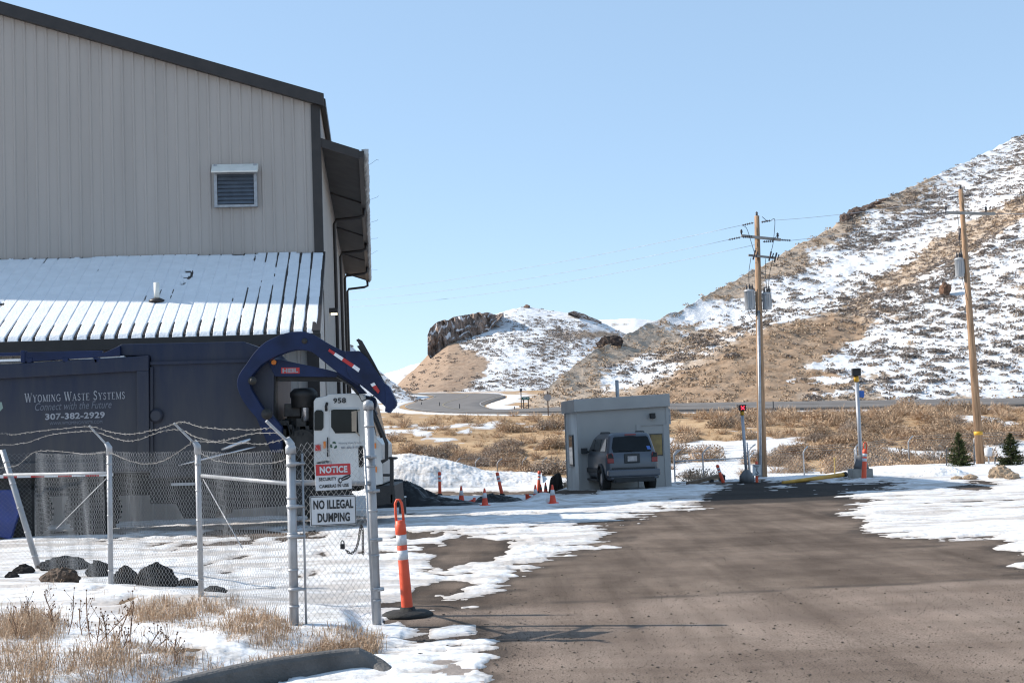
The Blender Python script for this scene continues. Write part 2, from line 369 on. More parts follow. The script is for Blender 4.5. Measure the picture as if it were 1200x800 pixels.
def ground_mat():
    m = bpy.data.materials.new('ground'); m.use_nodes = True; nt = m.node_tree; N = nt.nodes; L = nt.links
    b = N['Principled BSDF']; b.inputs['Roughness'].default_value = 0.95; b.inputs['Specular IOR Level'].default_value = 0.15
    tc = N.new('ShaderNodeTexCoord')
    def noise(sc, d=5, st=None):
        n = N.new('ShaderNodeTexNoise'); n.inputs['Scale'].default_value = sc; n.inputs['Detail'].default_value = d; n.inputs['Roughness'].default_value = 0.6
        if st:
            mp = N.new('ShaderNodeMapping'); mp.inputs['Scale'].default_value = st; L.new(tc.outputs['Object'], mp.inputs[0]); L.new(mp.outputs[0], n.inputs[0])
        else: L.new(tc.outputs['Object'], n.inputs[0])
        return n.outputs[0]
    def ramp(f, stops):
        r = N.new('ShaderNodeValToRGB'); e = r.color_ramp.elements
        e[0].position, e[0].color = stops[0][0], (*stops[0][1], 1); e[1].position, e[1].color = stops[-1][0], (*stops[-1][1], 1)
        for p, c in stops[1:-1]: q = e.new(p); q.color = (*c, 1)
        L.new(f, r.inputs[0]); return r.outputs[0]
    def mix(f, a, c, mode='MIX'):
        x = N.new('ShaderNodeMix'); x.data_type = 'RGBA'; x.blend_type = mode
        if isinstance(f, float): x.inputs[0].default_value = f
        else: L.new(f, x.inputs[0])
        L.new(a, x.inputs[6]); L.new(c, x.inputs[7]); return x.outputs[2]
    def at(n):
        a = N.new('ShaderNodeAttribute'); a.attribute_name = n; return a.outputs['Fac']
    road = mix(at('apron'), ramp(noise(1.1, 6, (1, .35, 1)), [(.3, (.098, .073, .056)), (.5, (.155, .119, .094)), (.72, (.22, .171, .136))]),
               ramp(noise(.8, 6, (1, .3, 1)), [(.3, (.17, .130, .103)), (.5, (.23, .179, .145)), (.72, (.29, .23, .188))]))
    grit = ramp(noise(70, 3), [(.36, (.35, .33, .32)), (.5, (1, 1, 1)), (.66, (1.25, 1.22, 1.2))])
    road = mix(.75, road, grit, 'MULTIPLY')
    trk = ramp(noise(1.0, 5, (2.6, .10, 1)), [(.34, (.74, .72, .70)), (.5, (1, 1, 1)), (.66, (1.14, 1.13, 1.12))]); road = mix(.8, road, trk, 'MULTIPLY')
    big = ramp(noise(.35, 4), [(.35, (.72, .70, .69)), (.6, (1.06, 1.06, 1.06))])
    road = mix(.9, road, big, 'MULTIPLY')
    dk = N.new('ShaderNodeRGB'); dk.outputs[0].default_value = (.019, .017, .016, 1); road = mix(at('damp_shade'), road, mix(.6, dk.outputs[0], grit, 'MULTIPLY'))  # near-black tone for wet snow margins and the painted warehouse shadow
    arc = ramp(noise(.45, 4, (.5, 2.4, 1)), [(.40, (.80, .78, .76)), (.5, (1, 1, 1)), (.60, (1.12, 1.11, 1.10))]); road = mix(.7, road, arc, 'MULTIPLY')
    crack = N.new('ShaderNodeRGB'); crack.outputs[0].default_value = (.06, .048, .04, 1)
    road = mix(at('seam'), road, crack.outputs[0])
    field = ramp(noise(.6, 7), [(.3, (.24, .15, .085)), (.5, (.44, .29, .165)), (.7, (.57, .41, .25))])
    field = mix(.8, field, ramp(noise(9, 4), [(.3, (.5, .48, .45)), (.6, (1.1, 1.1, 1.1))]), 'MULTIPLY')
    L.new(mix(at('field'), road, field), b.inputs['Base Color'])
    bp = N.new('ShaderNodeBump'); bp.inputs['Strength'].default_value = .6; bp.inputs['Distance'].default_value = .02
    L.new(noise(55, 6), bp.inputs['Height']); L.new(bp.outputs[0], b.inputs['Normal'])
    return m
def snow_mat():
    m = bpy.data.materials.new('snow'); m.use_nodes = True; nt = m.node_tree; N = nt.nodes; L = nt.links
    b = N['Principled BSDF']; b.inputs['Roughness'].default_value = 0.75; b.inputs['Specular IOR Level'].default_value = 0.25
    tc = N.new('ShaderNodeTexCoord')
    mp = N.new('ShaderNodeMapping'); mp.inputs['Scale'].default_value = (1, 2.2, 1); L.new(tc.outputs['Object'], mp.inputs[0])
    n = N.new('ShaderNodeTexNoise'); n.inputs['Scale'].default_value = 2.2; n.inputs['Detail'].default_value = 8; n.inputs['Roughness'].default_value = .68
    L.new(mp.outputs[0], n.inputs[0])
    r = N.new('ShaderNodeValToRGB'); e = r.color_ramp.elements
    e[0].position, e[0].color = .36, (.50, .47, .44, 1); e[1].position, e[1].color = .55, (.76, .76, .77, 1)
    L.new(n.outputs[0], r.inputs[0])
    a = N.new('ShaderNodeAttribute'); a.attribute_name = 'dirty'
    d = N.new('ShaderNodeRGB'); d.outputs[0].default_value = (.42, .37, .33, 1)
    x = N.new('ShaderNodeMix'); x.data_type = 'RGBA'; L.new(a.outputs['Fac'], x.inputs[0]); L.new(r.outputs[0], x.inputs[6]); L.new(d.outputs[0], x.inputs[7])
    L.new(x.outputs[2], b.inputs['Base Color'])
    n2 = N.new('ShaderNodeTexNoise'); n2.inputs['Scale'].default_value = 16; n2.inputs['Detail'].default_value = 6; L.new(tc.outputs['Object'], n2.inputs[0])
    bp = N.new('ShaderNodeBump'); bp.inputs['Strength'].default_value = .5; bp.inputs['Distance'].default_value = .03
    L.new(n2.outputs[0], bp.inputs['Height']); L.new(bp.outputs[0], b.inputs['Normal'])
    return m
MG = ground_mat(); MSNOW = snow_mat()

# the ground sheet
X, Y = fan(-700, 1900, 800, 3.0, 430, 420)
Z = hz(X, Y)
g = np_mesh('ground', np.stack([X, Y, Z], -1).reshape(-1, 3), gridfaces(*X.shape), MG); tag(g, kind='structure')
px, py = proj(X, Y, Z)
seam_y = interp(px, [(-700, 742), (560, 710), (700, 703), (830, 696), (1000, 686), (1200, 677), (1900, 650)])
attr(g, 'apron', sst(-4, 5, py-seam_y+10*fbm(X*.8, Y*.8, 4, 12)))
attr(g, 'seam', np.clip(1-np.abs(py-seam_y+5*fbm(X*1.2, Y*.4, 4, 8))/1.5, 0, 1)*sst(.2, .4, fbm(X*1.7, X*.3, 3, 3)+.5)*.95*(px > 555)*(Y < 30))
shade_poly = [(812, 592), (836, 574), (860, 563), (985, 559), (1068, 563), (1020, 577), (1000, 588), (900, 590)]  # warehouse's cast shadow, deepened in the asphalt colour
attr(g, 'damp_shade', .85*sst(-3, 6, sdf(px, py*2, [(a, b*2) for a, b in shade_poly])+14*fbm(X*1.1, Y*.8, 4, 19)))
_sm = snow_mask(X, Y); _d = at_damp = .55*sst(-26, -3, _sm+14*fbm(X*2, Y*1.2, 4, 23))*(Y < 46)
g.data.attributes['damp_shade'].data.foreach_set('value', np.maximum(_d, .85*sst(-3, 6, sdf(px, py*2, [(a, b*2) for a, b in shade_poly])+14*fbm(X*1.1, Y*.8, 4, 19))).astype(np.float32).ravel())  # real damp along the snow edges joined with the painted shadow
attr(g, 'field', np.maximum(sst(48, 54, Y)*sst(.5, 3, X)+sst(78, 84, Y)*(1-sst(.5, 3, X)), sst(.02, .1, bank_rise(X, Y))*(Y < 24)*(X < 0)*.35))
bs = MB(); s_ = 9000; bs.quad((-s_, -s_, -4), (s_, -s_, -4), (s_, s_, -4), (-s_, s_, -4))
tag(bs.build('plain', M('plain', (.42, .38, .34), .95, var=.4, scale=.02)), kind='structure')
# snow sheet with real thickness
X, Y = fan(-420, 1620, 1250, 5.0, 330, 760)
m = snow_mask(X, Y); Z = hz(X, Y) + snow_height(X, Y)
keep = (m[:-1, :-1] > -14) | (m[1:, 1:] > -14) | (m[:-1, 1:] > -14) | (m[1:, :-1] > -14)
sn = np_mesh('snow_cover', np.stack([X, Y, Z], -1).reshape(-1, 3), gridfaces(*X.shape, keep=keep), MSNOW)
b_ = bmesh.new(); b_.from_mesh(sn.data); bmesh.ops.delete(b_, geom=[v for v in b_.verts if not v.link_faces], context='VERTS')
px, py = proj(X, Y, Z)
dirty = sst(12, 0, m)*.85
dirty = np.maximum(dirty, .75*sst(-.02, .2, fbm(X*.5, Y*2.0, 5, 55))*((Y > 14) & (Y < 46)))
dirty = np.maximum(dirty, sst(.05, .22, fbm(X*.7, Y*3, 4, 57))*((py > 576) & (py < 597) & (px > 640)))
b_.free(); attr(sn, 'dirty', dirty); tag(sn, kind='stuff')
sn['label'] = 'patchy white snow lying over the yard and the brush field'

# ------------------------------------------------------------------ hills
def hill_mat(name, bare, bare2, tan, tan2):
    m = bpy.data.materials.new(name); m.use_nodes = True; nt = m.node_tree; N = nt.nodes; L = nt.links
    b = N['Principled BSDF']; b.inputs['Roughness'].default_value = 0.95; b.inputs['Specular IOR Level'].default_value = 0.1
    tc = N.new('ShaderNodeTexCoord')
    def noise(sc, d=6):
        n = N.new('ShaderNodeTexNoise'); n.inputs['Scale'].default_value = sc; n.inputs['Detail'].default_value = d; n.inputs['Roughness'].default_value = .65
        L.new(tc.outputs['Object'], n.inputs[0]); return n.outputs[0]
    def ramp(f, c0, c1, p0=.35, p1=.65):
        r = N.new('ShaderNodeValToRGB'); e = r.color_ramp.elements
        e[0].position, e[0].color = p0, (*c0, 1); e[1].position, e[1].color = p1, (*c1, 1); L.new(f, r.inputs[0]); return r.outputs[0]
    def mix(f, a, c, mode='MIX'):
        x = N.new('ShaderNodeMix'); x.data_type = 'RGBA'; x.blend_type = mode; L.new(f, x.inputs[0]); L.new(a, x.inputs[6]); L.new(c, x.inputs[7]); return x.outputs[2]
    def at(n):
        a = N.new('ShaderNodeAttribute'); a.attribute_name = n; return a.outputs['Fac']
    n1 = noise(.35); n2 = noise(1.7, 8)
    c = mix(at('bare'), ramp(n2, tan, tan2), ramp(n1, bare, bare2))
    ad = N.new('ShaderNodeMath'); ad.operation = 'MULTIPLY_ADD'; L.new(n2, ad.inputs[0]); ad.inputs[1].default_value = .9; ad.inputs[2].default_value = -.45
    s = N.new('ShaderNodeMath'); s.operation = 'ADD'; L.new(ad.outputs[0], s.inputs[0]); L.new(at('snow'), s.inputs[1])
    sr = ramp(s.outputs[0], (0, 0, 0), (1, 1, 1), .40, .60)
    sc = ramp(n1, (.64, .64, .65), (.76, .76, .77))
    c = mix(sr, c, sc)
    L.new(c, b.inputs['Base Color'])
    bp = N.new('ShaderNodeBump'); bp.inputs['Strength'].default_value = .5; bp.inputs['Distance'].default_value = .5
    L.new(n2, bp.inputs['Height']); L.new(bp.outputs[0], b.inputs['Normal'])
    return m
def hill(name, x0, x1, nc, nt, base_y, sky_y, base_D, sky_D, mat, prof, masks, amp, amps, seed, back=.5):
    """fan heightfield: column pixel, base row/distance, skyline row/distance, prof(x,t)->fraction of the way up"""
    xs = np.linspace(x0, x1, nc); ts = np.linspace(0, 1, nt)
    XX, TT = np.meshgrid(xs, ts)
    by = interp(XX, base_y); sy = interp(XX, sky_y); bd = interp(XX, base_D); sd = interp(XX, sky_D)
    fr = prof(XX, TT)
    yy = by + (sy-by)*fr; DD = bd + (sd-bd)*TT
    X, Y, Z = Pv(XX, yy, DD)
    w = np.sin(np.pi*np.clip(TT, 0, 1))**.6
    Z = Z + w*(amp*fbm(X/amps, Y/amps, 6, seed)*2 + (.12*amp+.12)*fbm(X/2.2, Y/2.2, 4, seed+9)*2) + (1-w)*.5*TT*fbm(X/3.5, Y/3.5, 4, seed+3)*amp
    px, py = proj(X, Y, Z)
    snow, bare = masks(px, py, X, Y, TT)
    nb = 14
    for k in range(1, nb+1):                          # the far side falls away again
        s = k/nb*.6
        Xb = X[nt-1]*(1+s); Yb = Y[nt-1]*(1+s); Zb = Z[nt-1]-s*sd[0]*back*(.5+s)
        X = np.vstack([X, Xb]); Y = np.vstack([Y, Yb]); Z = np.vstack([Z, Zb]); snow = np.vstack([snow, snow[nt-1]]); bare = np.vstack([bare, bare[nt-1]])
    o = np_mesh(name, np.stack([X, Y, Z], -1).reshape(-1, 3), gridfaces(*X.shape), mat)
    attr(o, 'snow', snow); attr(o, 'bare', bare); tag(o, kind='structure')
    return X[:nt], Y[:nt], Z[:nt], px, py, snow[:nt], bare[:nt]

MHR = hill_mat('hillside', (.25, .165, .105), (.37, .265, .185), (.34, .26, .195), (.52, .42, .33))
MHM = hill_mat('mesa_slope', (.27, .185, .13), (.36, .265, .195), (.25, .185, .14), (.36, .28, .21))
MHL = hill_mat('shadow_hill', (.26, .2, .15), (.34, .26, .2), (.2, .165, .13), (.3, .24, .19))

SKYR = [(560, 505), (600, 484), (630, 462), (660, 437), (700, 410), (750, 385), (800, 362), (870, 325), (930, 290), (980, 263), (1035, 234), (1100, 205), (1170, 172), (1200, 157), (1300, 105), (1500, 30), (1800, -40)]
SPUR = [(600, .1), (640, .15), (700, .2), (760, .31), (800, .39), (850, .47), (900, .50), (1000, .50), (1050, .54), (1100, .60), (1200, .70), (1400, .74), (1800, .7)]
def prof_r(x, t):
    e = interp(x, SPUR); ts = .42
    a = e*(np.clip(t/ts, 0, 1))**.85
    u = np.clip((t-ts)/(1-ts), 0, 1)
    return np.where(t < ts, a, e + (1-e)*(.35*u**2+.65*u))
BROWN = [(660, 482), (700, 470), (760, 453), (820, 422), (870, 396), (900, 384), (950, 372), (1005, 366), (1022, 374), (1012, 395), (975, 414), (940, 430), (985, 440), (1010, 452), (940, 462), (970, 482)]
def masks_r(px, py, X, Y, T):
    f1 = fbm(px/60, py/26, 5, 201); f2 = fbm(px/13, py/5.5, 4, 213); f3 = fbm((px+1.9*py)/34, (py-.4*px)/90, 5, 223)
    sky = interp(px, SKYR); below = py-sky
    qx = px+90*fbm(px/50, py/30, 4, 241)+.5*(py-350)
    bs = sdf(px, py, BROWN)
    br = sst(-5, 7, bs + 22*f2 + 14*f1)
    s = .60 + 1.0*f1 + 1.0*f2 + .6*f3 + .5*fbm(px/5, py/2.4, 3, 233)
    s = s - .62*sst(45, 8, below + 26*f1*2)*sst(1065, 965, qx)                 # tan strip under the left skyline
    s = s - .5*sst(740, 640, px + .8*(py-440))                                 # dry toe of the hill on the left
    s = s - .5*np.exp(-((py-(1560-1.12*px*.98))/22)**2)*0
    band = py-interp(px, [(600, 470), (880, 394), (1000, 348), (1060, 325), (1120, 290), (1200, 243), (1400, 160)])
    s = s - .75*np.exp(-((band+4)/11)**2)*sst(985, 1050, qx)                  # dry crest of the spur
    s = s + .45*np.exp(-((band+38)/20)**2)                                     # snow-filled hollow above the spur
    s = s + .22*sst(0, 26, band)*sst(960, 1040, qx)                            # white lower right
    s = s + .4*np.exp(-(((px-740)/70)**2+((py-432)/16)**2))
    s = s - .55*sst(457, 474, py + 14*f2)
    s = s - 1.1*br + .75*br*np.where(np.exp(-(((px-960)/38)**2+((py-446)/5)**2)) > .35, 1, 0)
    bare = np.maximum(br, sst(720, 650, px)*.5*sst(-.1, .2, f1))
    bare = np.maximum(bare, .8*np.exp(-(((px-1030)/30)**2+((py-385)/16)**2)))
    return np.clip(s, 0, 1), np.clip(bare, 0, 1)
HR = hill('hillside', 575, 1750, 1050, 380, [(575, 492), (620, 489), (700, 486), (1000, 483), (1200, 481), (1800, 460)], SKYR,
          [(575, 150), (640, 149), (700, 148), (1200, 147), (1800, 147)], [(575, 158), (640, 172), (900, 248), (1200, 332), (1800, 420)], MHR, prof_r, masks_r, 2.4, 26, 301)
SKYM = [(430, 470), (455, 462), (470, 446), (488, 430), (502, 415), (512, 405), (525, 392), (548, 381), (585, 366), (600, 362), (617, 359), (650, 364), (680, 368), (700, 376), (730, 390), (760, 405), (800, 425), (850, 450)]
def prof_m(x, t): return t**.9
def masks_m(px, py, X, Y, T):
    f1 = fbm(px/40, py/20, 5, 401); f2 = fbm(px/7, py/4, 4, 411)
    left = sst(20, -10, (px-interp(py, [(360, 470), (395, 515), (420, 548), (440, 560), (460, 530)])) + 60*f1)
    s = .8 + .35*f1 + .55*f2 - 1.0*left
    s = s - .4*np.exp(-(((px-690)/50)**2+((py-392)/6)**2))*1.2 - .3*sst(452, 462, py)
    return np.clip(s, 0, 1), left
HM = hill('mesa', 430, 850, 520, 260, [(430, 474), (520, 466), (650, 470), (850, 474)], SKYM, [(430, 420), (850, 420)], [(430, 560), (510, 590), (617, 650), (850, 640)], MHM, prof_m, masks_m, 2.2, 45, 431)
def masks_l(px, py, X, Y, T):
    f1 = fbm(px/30, py/18, 5, 501); f2 = fbm(px/6, py/4, 4, 511)
    return np.clip(.66+.5*f1+.6*f2, 0, 1), f1*0
HL = hill('shadow_hill', -300, 512, 420, 160, [(-300, 500), (180, 492), (400, 488), (512, 482)], [(-300, 470), (-100, 330), (180, 270), (300, 330), (360, 366), (403, 398), (430, 422), (460, 447), (485, 465), (500, 474), (512, 481)],
          [(180, 190), (512, 205)], [(180, 270), (403, 262), (512, 225)], MHL, prof_m, masks_l, 1.0, 20, 531)
def masks_f(px, py, X, Y, T):
    f2 = fbm(px/9, py/4, 5, 611); return np.clip(.72+1.0*f2, 0, 1), f2*0
HF = hill('far_hill', 380, 1000, 260, 80, [(380, 480), (1000, 480)], [(380, 452), (440, 441), (465, 434), (480, 428), (500, 424), (560, 400), (640, 384), (700, 375), (745, 373), (800, 379), (1000, 372)],
          [(380, 900), (1000, 900)], [(380, 1250), (1000, 1300)], MHL, prof_m, masks_f, 3, 80, 631)

# rock outcrops: displaced slabs
MROCK = M('cliff_rock', (.10, .062, .046), .95, var=.45, scale=.6, bump=.8, bscale=1.2, col2=(.19, .125, .09))
MROCK2 = M('boulder_rock', (.25, .135, .08), .95, var=.35, scale=1.2, bump=.6, bscale=3, col2=(.33, .19, .12))
def rock(name, c, r, seed, mat, sub=3, rough=.35, sq=(1, 1, 1), layered=0.0, tilt=0.0, parent=None):
    b = bmesh.new(); bmesh.ops.create_icosphere(b, subdivisions=sub, radius=1.0)
    co = np.array([v.co[:] for v in b.verts])
    s = 1 + rough*2*(fbm(co[:, 0]*1.3+co[:, 2]*.9+seed, co[:, 1]*1.3-co[:, 2]*.7+seed*1.7, 4, seed))
    q = np.round(co*1.6)/1.6; co = co*.7 + q*.3
    s2 = 1 - rough*.9*np.abs(fbm(co[:, 0]*3.1+co[:, 2]*2+seed*3, co[:, 1]*3.1-co[:, 2]*2.3, 4, seed+40))*2
    co = co*(s*s2)[:, None]*np.array(sq)*r
    if layered: co[:, :2] *= (1+layered*np.sin(co[:, 2:3]*2*np.pi/(r*.45)+seed))
    for v, p in zip(b.verts, co): v.co = Vector(p)
    me = bpy.data.meshes.new(name); b.to_mesh(me); b.free(); me.materials.append(mat)
    o = bpy.data.objects.new(name, me); COL.objects.link(o); o.location = Vector(c); o.rotation_euler = (0, tilt, seed*.7)
    if parent: o.parent = parent; o.location = Vector(c)-parent.location
    return o
def cliff(name, rows, Y0, depth, seed, mat, rec=1.2, steps=60, kind='structure', label=None, cat=None, sn=1.0):
    """rows: list of (x pixel, top y, foot y); a face with ledges and clefts, real depth behind"""
    xs = np.linspace(rows[0][0], rows[-1][0], 220); ts = np.linspace(0, 1, 90)
    XX, TT = np.meshgrid(xs, ts)
    top = interp(XX, [(r[0], r[1]) for r in rows]); bot = interp(XX, [(r[0], r[2]) for r in rows])
    jag = fbm(XX/5, XX*0+3, 4, seed)*7*np.minimum(1, (bot-top)/12)
    yy = bot + (top+jag*.6-bot)*TT
    lay = TT*2.6+fbm(XX/11, TT*1.2, 4, seed+2)*3.2; fl = np.floor(lay); fr_c = lay-fl; skew = (XX-rows[0][0])/max(1, rows[-1][0]-rows[0][0])
    D = Y0 + depth*.10*TT + depth*.9*skew + rec*2.2*np.abs(fbm(XX/9+TT*.6, TT*1.1, 5, seed+1))*4 + rec*1.5*(fl+sst(.5, .98, fr_c))/2.6 + rec*1.5*fbm(XX/3.1, TT*5, 4, seed+4)
    snw = sst(.70, .85, fr_c)*(fbm(XX/5, TT*6, 3, seed+6) > .02)*(TT < .97)
    X, Y, Z = Pv(XX, yy, D)
    for k in (1.0, ):
        X = np.vstack([X, X[-1]*1+0, X[-1]*1]); Y = np.vstack([Y, Y[-1]+depth, Y[-1]+depth*1.2]); Z = np.vstack([Z, Z[-1]-.02*depth, Z[-1]-depth*.9])
    o = np_mesh(name, np.stack([X, Y, Z], -1).reshape(-1, 3), gridfaces(*X.shape), mat, smooth=False)
    snw = np.vstack([snw, np.ones((2, snw.shape[1]))]); attr(o, 'snow', snw*sn)
    tag(o, label, cat, kind=kind); return o
def rock_mat():
    m = hill_mat('ledge_rock', (.09, .055, .042), (.17, .11, .085), (.09, .055, .042), (.17, .11, .085)); return m
def ledge_mat():
    m = M('ledge_rock_face', (.115, .082, .068), .95, var=.5, scale=.35, bump=1, bscale=.6, col2=(.23, .175, .145), detail=8)
    nt = m.node_tree; N = nt.nodes; L = nt.links; b = N['Principled BSDF']; src = b.inputs['Base Color'].links[0].from_socket
    a = N.new('ShaderNodeAttribute'); a.attribute_name = 'snow'; x = N.new('ShaderNodeMix'); x.data_type = 'RGBA'; L.new(a.outputs['Fac'], x.inputs[0]); L.new(src, x.inputs[6]); x.inputs[7].default_value = (.7, .7, .72, 1); L.new(x.outputs[2], b.inputs['Base Color']); return m
MLEDGE = ledge_mat()
cliff('cliff', [(501, 392, 415), (504, 383, 420), (512, 377, 420), (524, 375, 414), (529, 372, 412), (545, 369, 401), (560, 366.5, 394), (574, 366, 388), (582, 369, 378), (590, 366, 369)], 560, 30, 5, MLEDGE, rec=1.6)
def hill_at(H, x, y):
    d = (H[3]-x)**2+(H[4]-y)**2; i = np.unravel_index(np.argmin(d), d.shape); return Vector((H[0][i], H[1][i], H[2][i]))
MRIM = M('rim_rock', (.075, .05, .04), .95, var=.5, scale=.9, bump=1, bscale=1.5, col2=(.14, .095, .075))
for k_, (x_, y_, r_, q_) in enumerate(((990, 257, 1.25, (1.0, 1.0, 1.25)), (996, 252, 1.3, (1.2, 1, .95)), (1005, 248, 1.25, (1.5, 1, .75)), (1015, 244, 1.1, (1.6, 1, .62)), (1026, 239.5, .95, (1.7, 1, .5)), (1036, 235.5, .8, (1.5, 1, .45)))):
    o = rock('rim_rock', hill_at(HR, x_, y_)+Vector((0, .6, .25)), r_, 51+k_*3, MRIM, sub=4, sq=q_, rough=.42); o.rotation_euler = (0, -.25, 0); tag(o, kind='structure')
p = hill_at(HR, 1107, 347); o = rock('boulder', p+Vector((0, 0, .9)), 1.15, 6, M('brown_boulder', (.17, .095, .06), .95, var=.4, scale=1.5, bump=.8, bscale=3), sub=4, sq=(.9, .8, 1.2), rough=.42); tag(o, 'tall rust brown boulder standing alone on the snowy hillside', 'boulder')
p = hill_at(HR, 712, 404); o = rock('rock_outcrop', p+Vector((.4, 2.2, -.1)), 1.6, 9, M('dark_outcrop', (.045, .03, .024), .95, var=.5, scale=1.5, bump=.8, bscale=2), sub=4, sq=(1.25, 1, .95), rough=.55, tilt=-.5); tag(o, 'dark jagged rock outcrop breaking the left skyline of the hillside', 'rock')
p = hill_at(HM, 617, 360.5); rock('rock_outcrop', p+Vector((0, 0, .4)), 1.6, 12, MROCK, sq=(1.4, 1, .7)); tag(bpy.data.objects['rock_outcrop.001'], 'small dark rock knob on the highest point of the far mesa', 'rock')
cliff('mesa_ledge', [(666, 366, 367), (672, 364, 369), (680, 366, 373), (692, 371.5, 377), (705, 377, 380)], 628, 14, 25, MLEDGE, rec=.4)

# ------------------------------------------------------------------ highway
MROAD = M('highway_asphalt', (.15, .135, .125), .9, var=.18, scale=.5, bump=.2, bscale=20)
MLINE = M('road_paint', (.34, .33, .32), .7, var=.1); MYEL = M('road_paint_yellow', (.30, .25, .16), .7, var=.1)
def ribbon(name, off0, off1, lift, mat):
    vs = []; n = len(rp)
    for i, p in enumerate(rp):
        d = (rp[min(i+1, n-1)]-rp[max(i-1, 0)]).normalized(); nn = Vector((d.y, -d.x, 0))
        w = np.interp(i/12, range(len(W)), W)
        zc = float(hz(p.x, p.y))
        for o_ in (off0, off1):
            q = p+nn*(o_*w); vs.append((q.x, q.y, max(zc, float(hz(q.x, q.y)))+.10+lift if lift == 0 else zc+.35+lift))
    return np_mesh(name, vs, gridfaces(n, 2), mat)
def road_sheet():
    vs = []; n = len(rp); offs = np.linspace(-1.15, 1.15, 9)
    for i, p in enumerate(rp):
        d = (rp[min(i+1, n-1)]-rp[max(i-1, 0)]).normalized(); nn = Vector((d.y, -d.x, 0)); w = np.interp(i/12, range(len(W)), W)
        zc = max(float(hz(p.x+nn.x*w*o_, p.y+nn.y*w*o_)) for o_ in (-1, 0, 1))+.12
        for o_ in offs:
            q = p+nn*(o_*w); tl_ = .42*(o_+1)*np.clip(1-(i-48)/24, 0, 1); vs.append((q.x, q.y, zc+tl_ if abs(o_) < 1.1 else zc+tl_-.8))
        road_z.append(zc)
    return np_mesh('highway', vs, gridfaces(n, 9), MROAD)
road_z = []
tag(road_sheet(), kind='structure')
for nm, a, mt in (('edge_line', -.9, MLINE), ('edge_line', .9, MLINE), ('centre_line', 0, MYEL)):
    vs = []; n = len(rp)
    for i, p in enumerate(rp):
        d = (rp[min(i+1, n-1)]-rp[max(i-1, 0)]).normalized(); nn = Vector((d.y, -d.x, 0)); w = np.interp(i/12, range(len(W)), W)
        for e in (-.07, .07): q = p+nn*(a*w+e); vs.append((q.x, q.y, road_z[i]+.03+.42*(a+1)*np.clip(1-(i-48)/24, 0, 1)))
    ro = np_mesh('road_line', vs, gridfaces(n, 2), mt); tag(ro, kind='structure')
# ------------------------------------------------------------------ warehouse
MWALL = M('siding', (.405, .362, .33), .55, var=.07, scale=.9, bump=.05, bscale=3, stretch=(1.6, 1.6, .18), detail=7)
MTRIM = M('dark_trim', (.028, .022, .020), .5, var=.2, scale=3)
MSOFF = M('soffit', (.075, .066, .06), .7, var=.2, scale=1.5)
MGALV = M('galvanised', (.34, .35, .37), .45, .5, var=.18, scale=9, bump=.08, bscale=60)
MRSNOW = M('roof_snow', (.76, .77, .79), .75, var=.05, scale=3, bump=.3, bscale=14)
MLOUV = M('louver_metal', (.10, .12, .15), .5, .3, var=.2)
MPVC = M('white_pipe', (.72, .70, .64), .5, var=.08)
MEMIT = M('lamp_lens', (.9, .85, .7), .4, var=.02, emit=((1, .85, .55), 1.2))
C0 = P(377, 250, 40); C0.z = 0
A_ = math.radians(5.85); UX = Vector((math.cos(A_), math.sin(A_), 0)); UY = Vector((-math.sin(A_), math.cos(A_), 0)); UZ = Vector((0, 0, 1))
def BL(x, y, z): return C0 + UX*x + UY*y + UZ*z        # warehouse axes -> world
def b_front(px_, py_, yl=0.0):                          # pixel -> warehouse axes on the plane y = yl
    p = PN(px_, py_, C0+UY*yl, UY) - C0; return p.dot(UX), p.z
wh = thing('warehouse', 'large grey metal sided warehouse with snowy lean-to roof behind the blue truck', 'warehouse', C0)
eave_z = b_front(372, 113)[1]; x5, z5 = b_front(5, 8); pit = (z5-eave_z)/(0-x5)
RID = -10.0; rz = eave_z - RID*pit; LEN = 33.4; WID = 2*RID
lt_top = b_front(378, 296)[1]; lt_d = 5.9
lt_e = b_front(378, 388, -lt_d)[1]
def ribbed(x0, x1, zf0, zf1, y, name, parent, step=.305, side=False, mat=None):
    m = MB(); xs = []; x = x0
    n = int(abs(x1-x0)/step); prof = [(0, 0), (.34, 0), (.44, .03), (.56, .03), (.66, 0)]
    pts = []
    for i in range(n+1):
        for a, d in prof:
            q = x0+(i+a)*(x1-x0)/n
            if min(x0, x1)-1e-6 <= q <= max(x0, x1)+1e-6: pts.append((q, d))
    vs = []
    for q, d in pts:
        for z in (zf0(q), zf1(q)): vs.append(BL(d+y, q, z) if side else BL(q, y-d, z))
    m.add(vs, [(2*i, 2*i+2, 2*i+3, 2*i+1) for i in range(len(pts)-1)])
    return m.build(name, mat or MWALL, parent)
roofz = lambda q: rz-abs(q-RID)*pit
ribbed(0, WID, lambda q: lt_top-.25, lambda q: roofz(q)-.1, 0, 'gable_wall', wh)
ribbed(0, LEN, lambda q: 0, lambda q: eave_z-.05, 0, 'side_wall', wh, side=True)
m = MB(); m.quad(BL(WID, 0, 0), BL(WID, LEN, 0), BL(WID, LEN, eave_z), BL(WID, 0, eave_z)); m.quad(BL(0, LEN, 0), BL(0, LEN, eave_z), BL(RID, LEN, rz), BL(WID, LEN, eave_z), BL(WID, LEN, 0))
m.quad(BL(WID, .02, 0), BL(WID, .02, eave_z-.1), BL(RID, .02, rz-.15), BL(-.02, .02, eave_z-.1), BL(-.02, .02, 0)); m.build('rear_wall', MWALL, wh)
m = MB()
for s in (1, -1):
    xe = 0.12 if s == 1 else WID-.12
    ze = roofz(xe if s == 1 else 0.12)
    m.prism([BL(RID, -.22, rz), BL(xe, -.22, ze), BL(xe, -.22, ze+.06), BL(RID, -.22, rz+.06)], UY*(LEN+.4))
m.build('roof', MTRIM, wh)
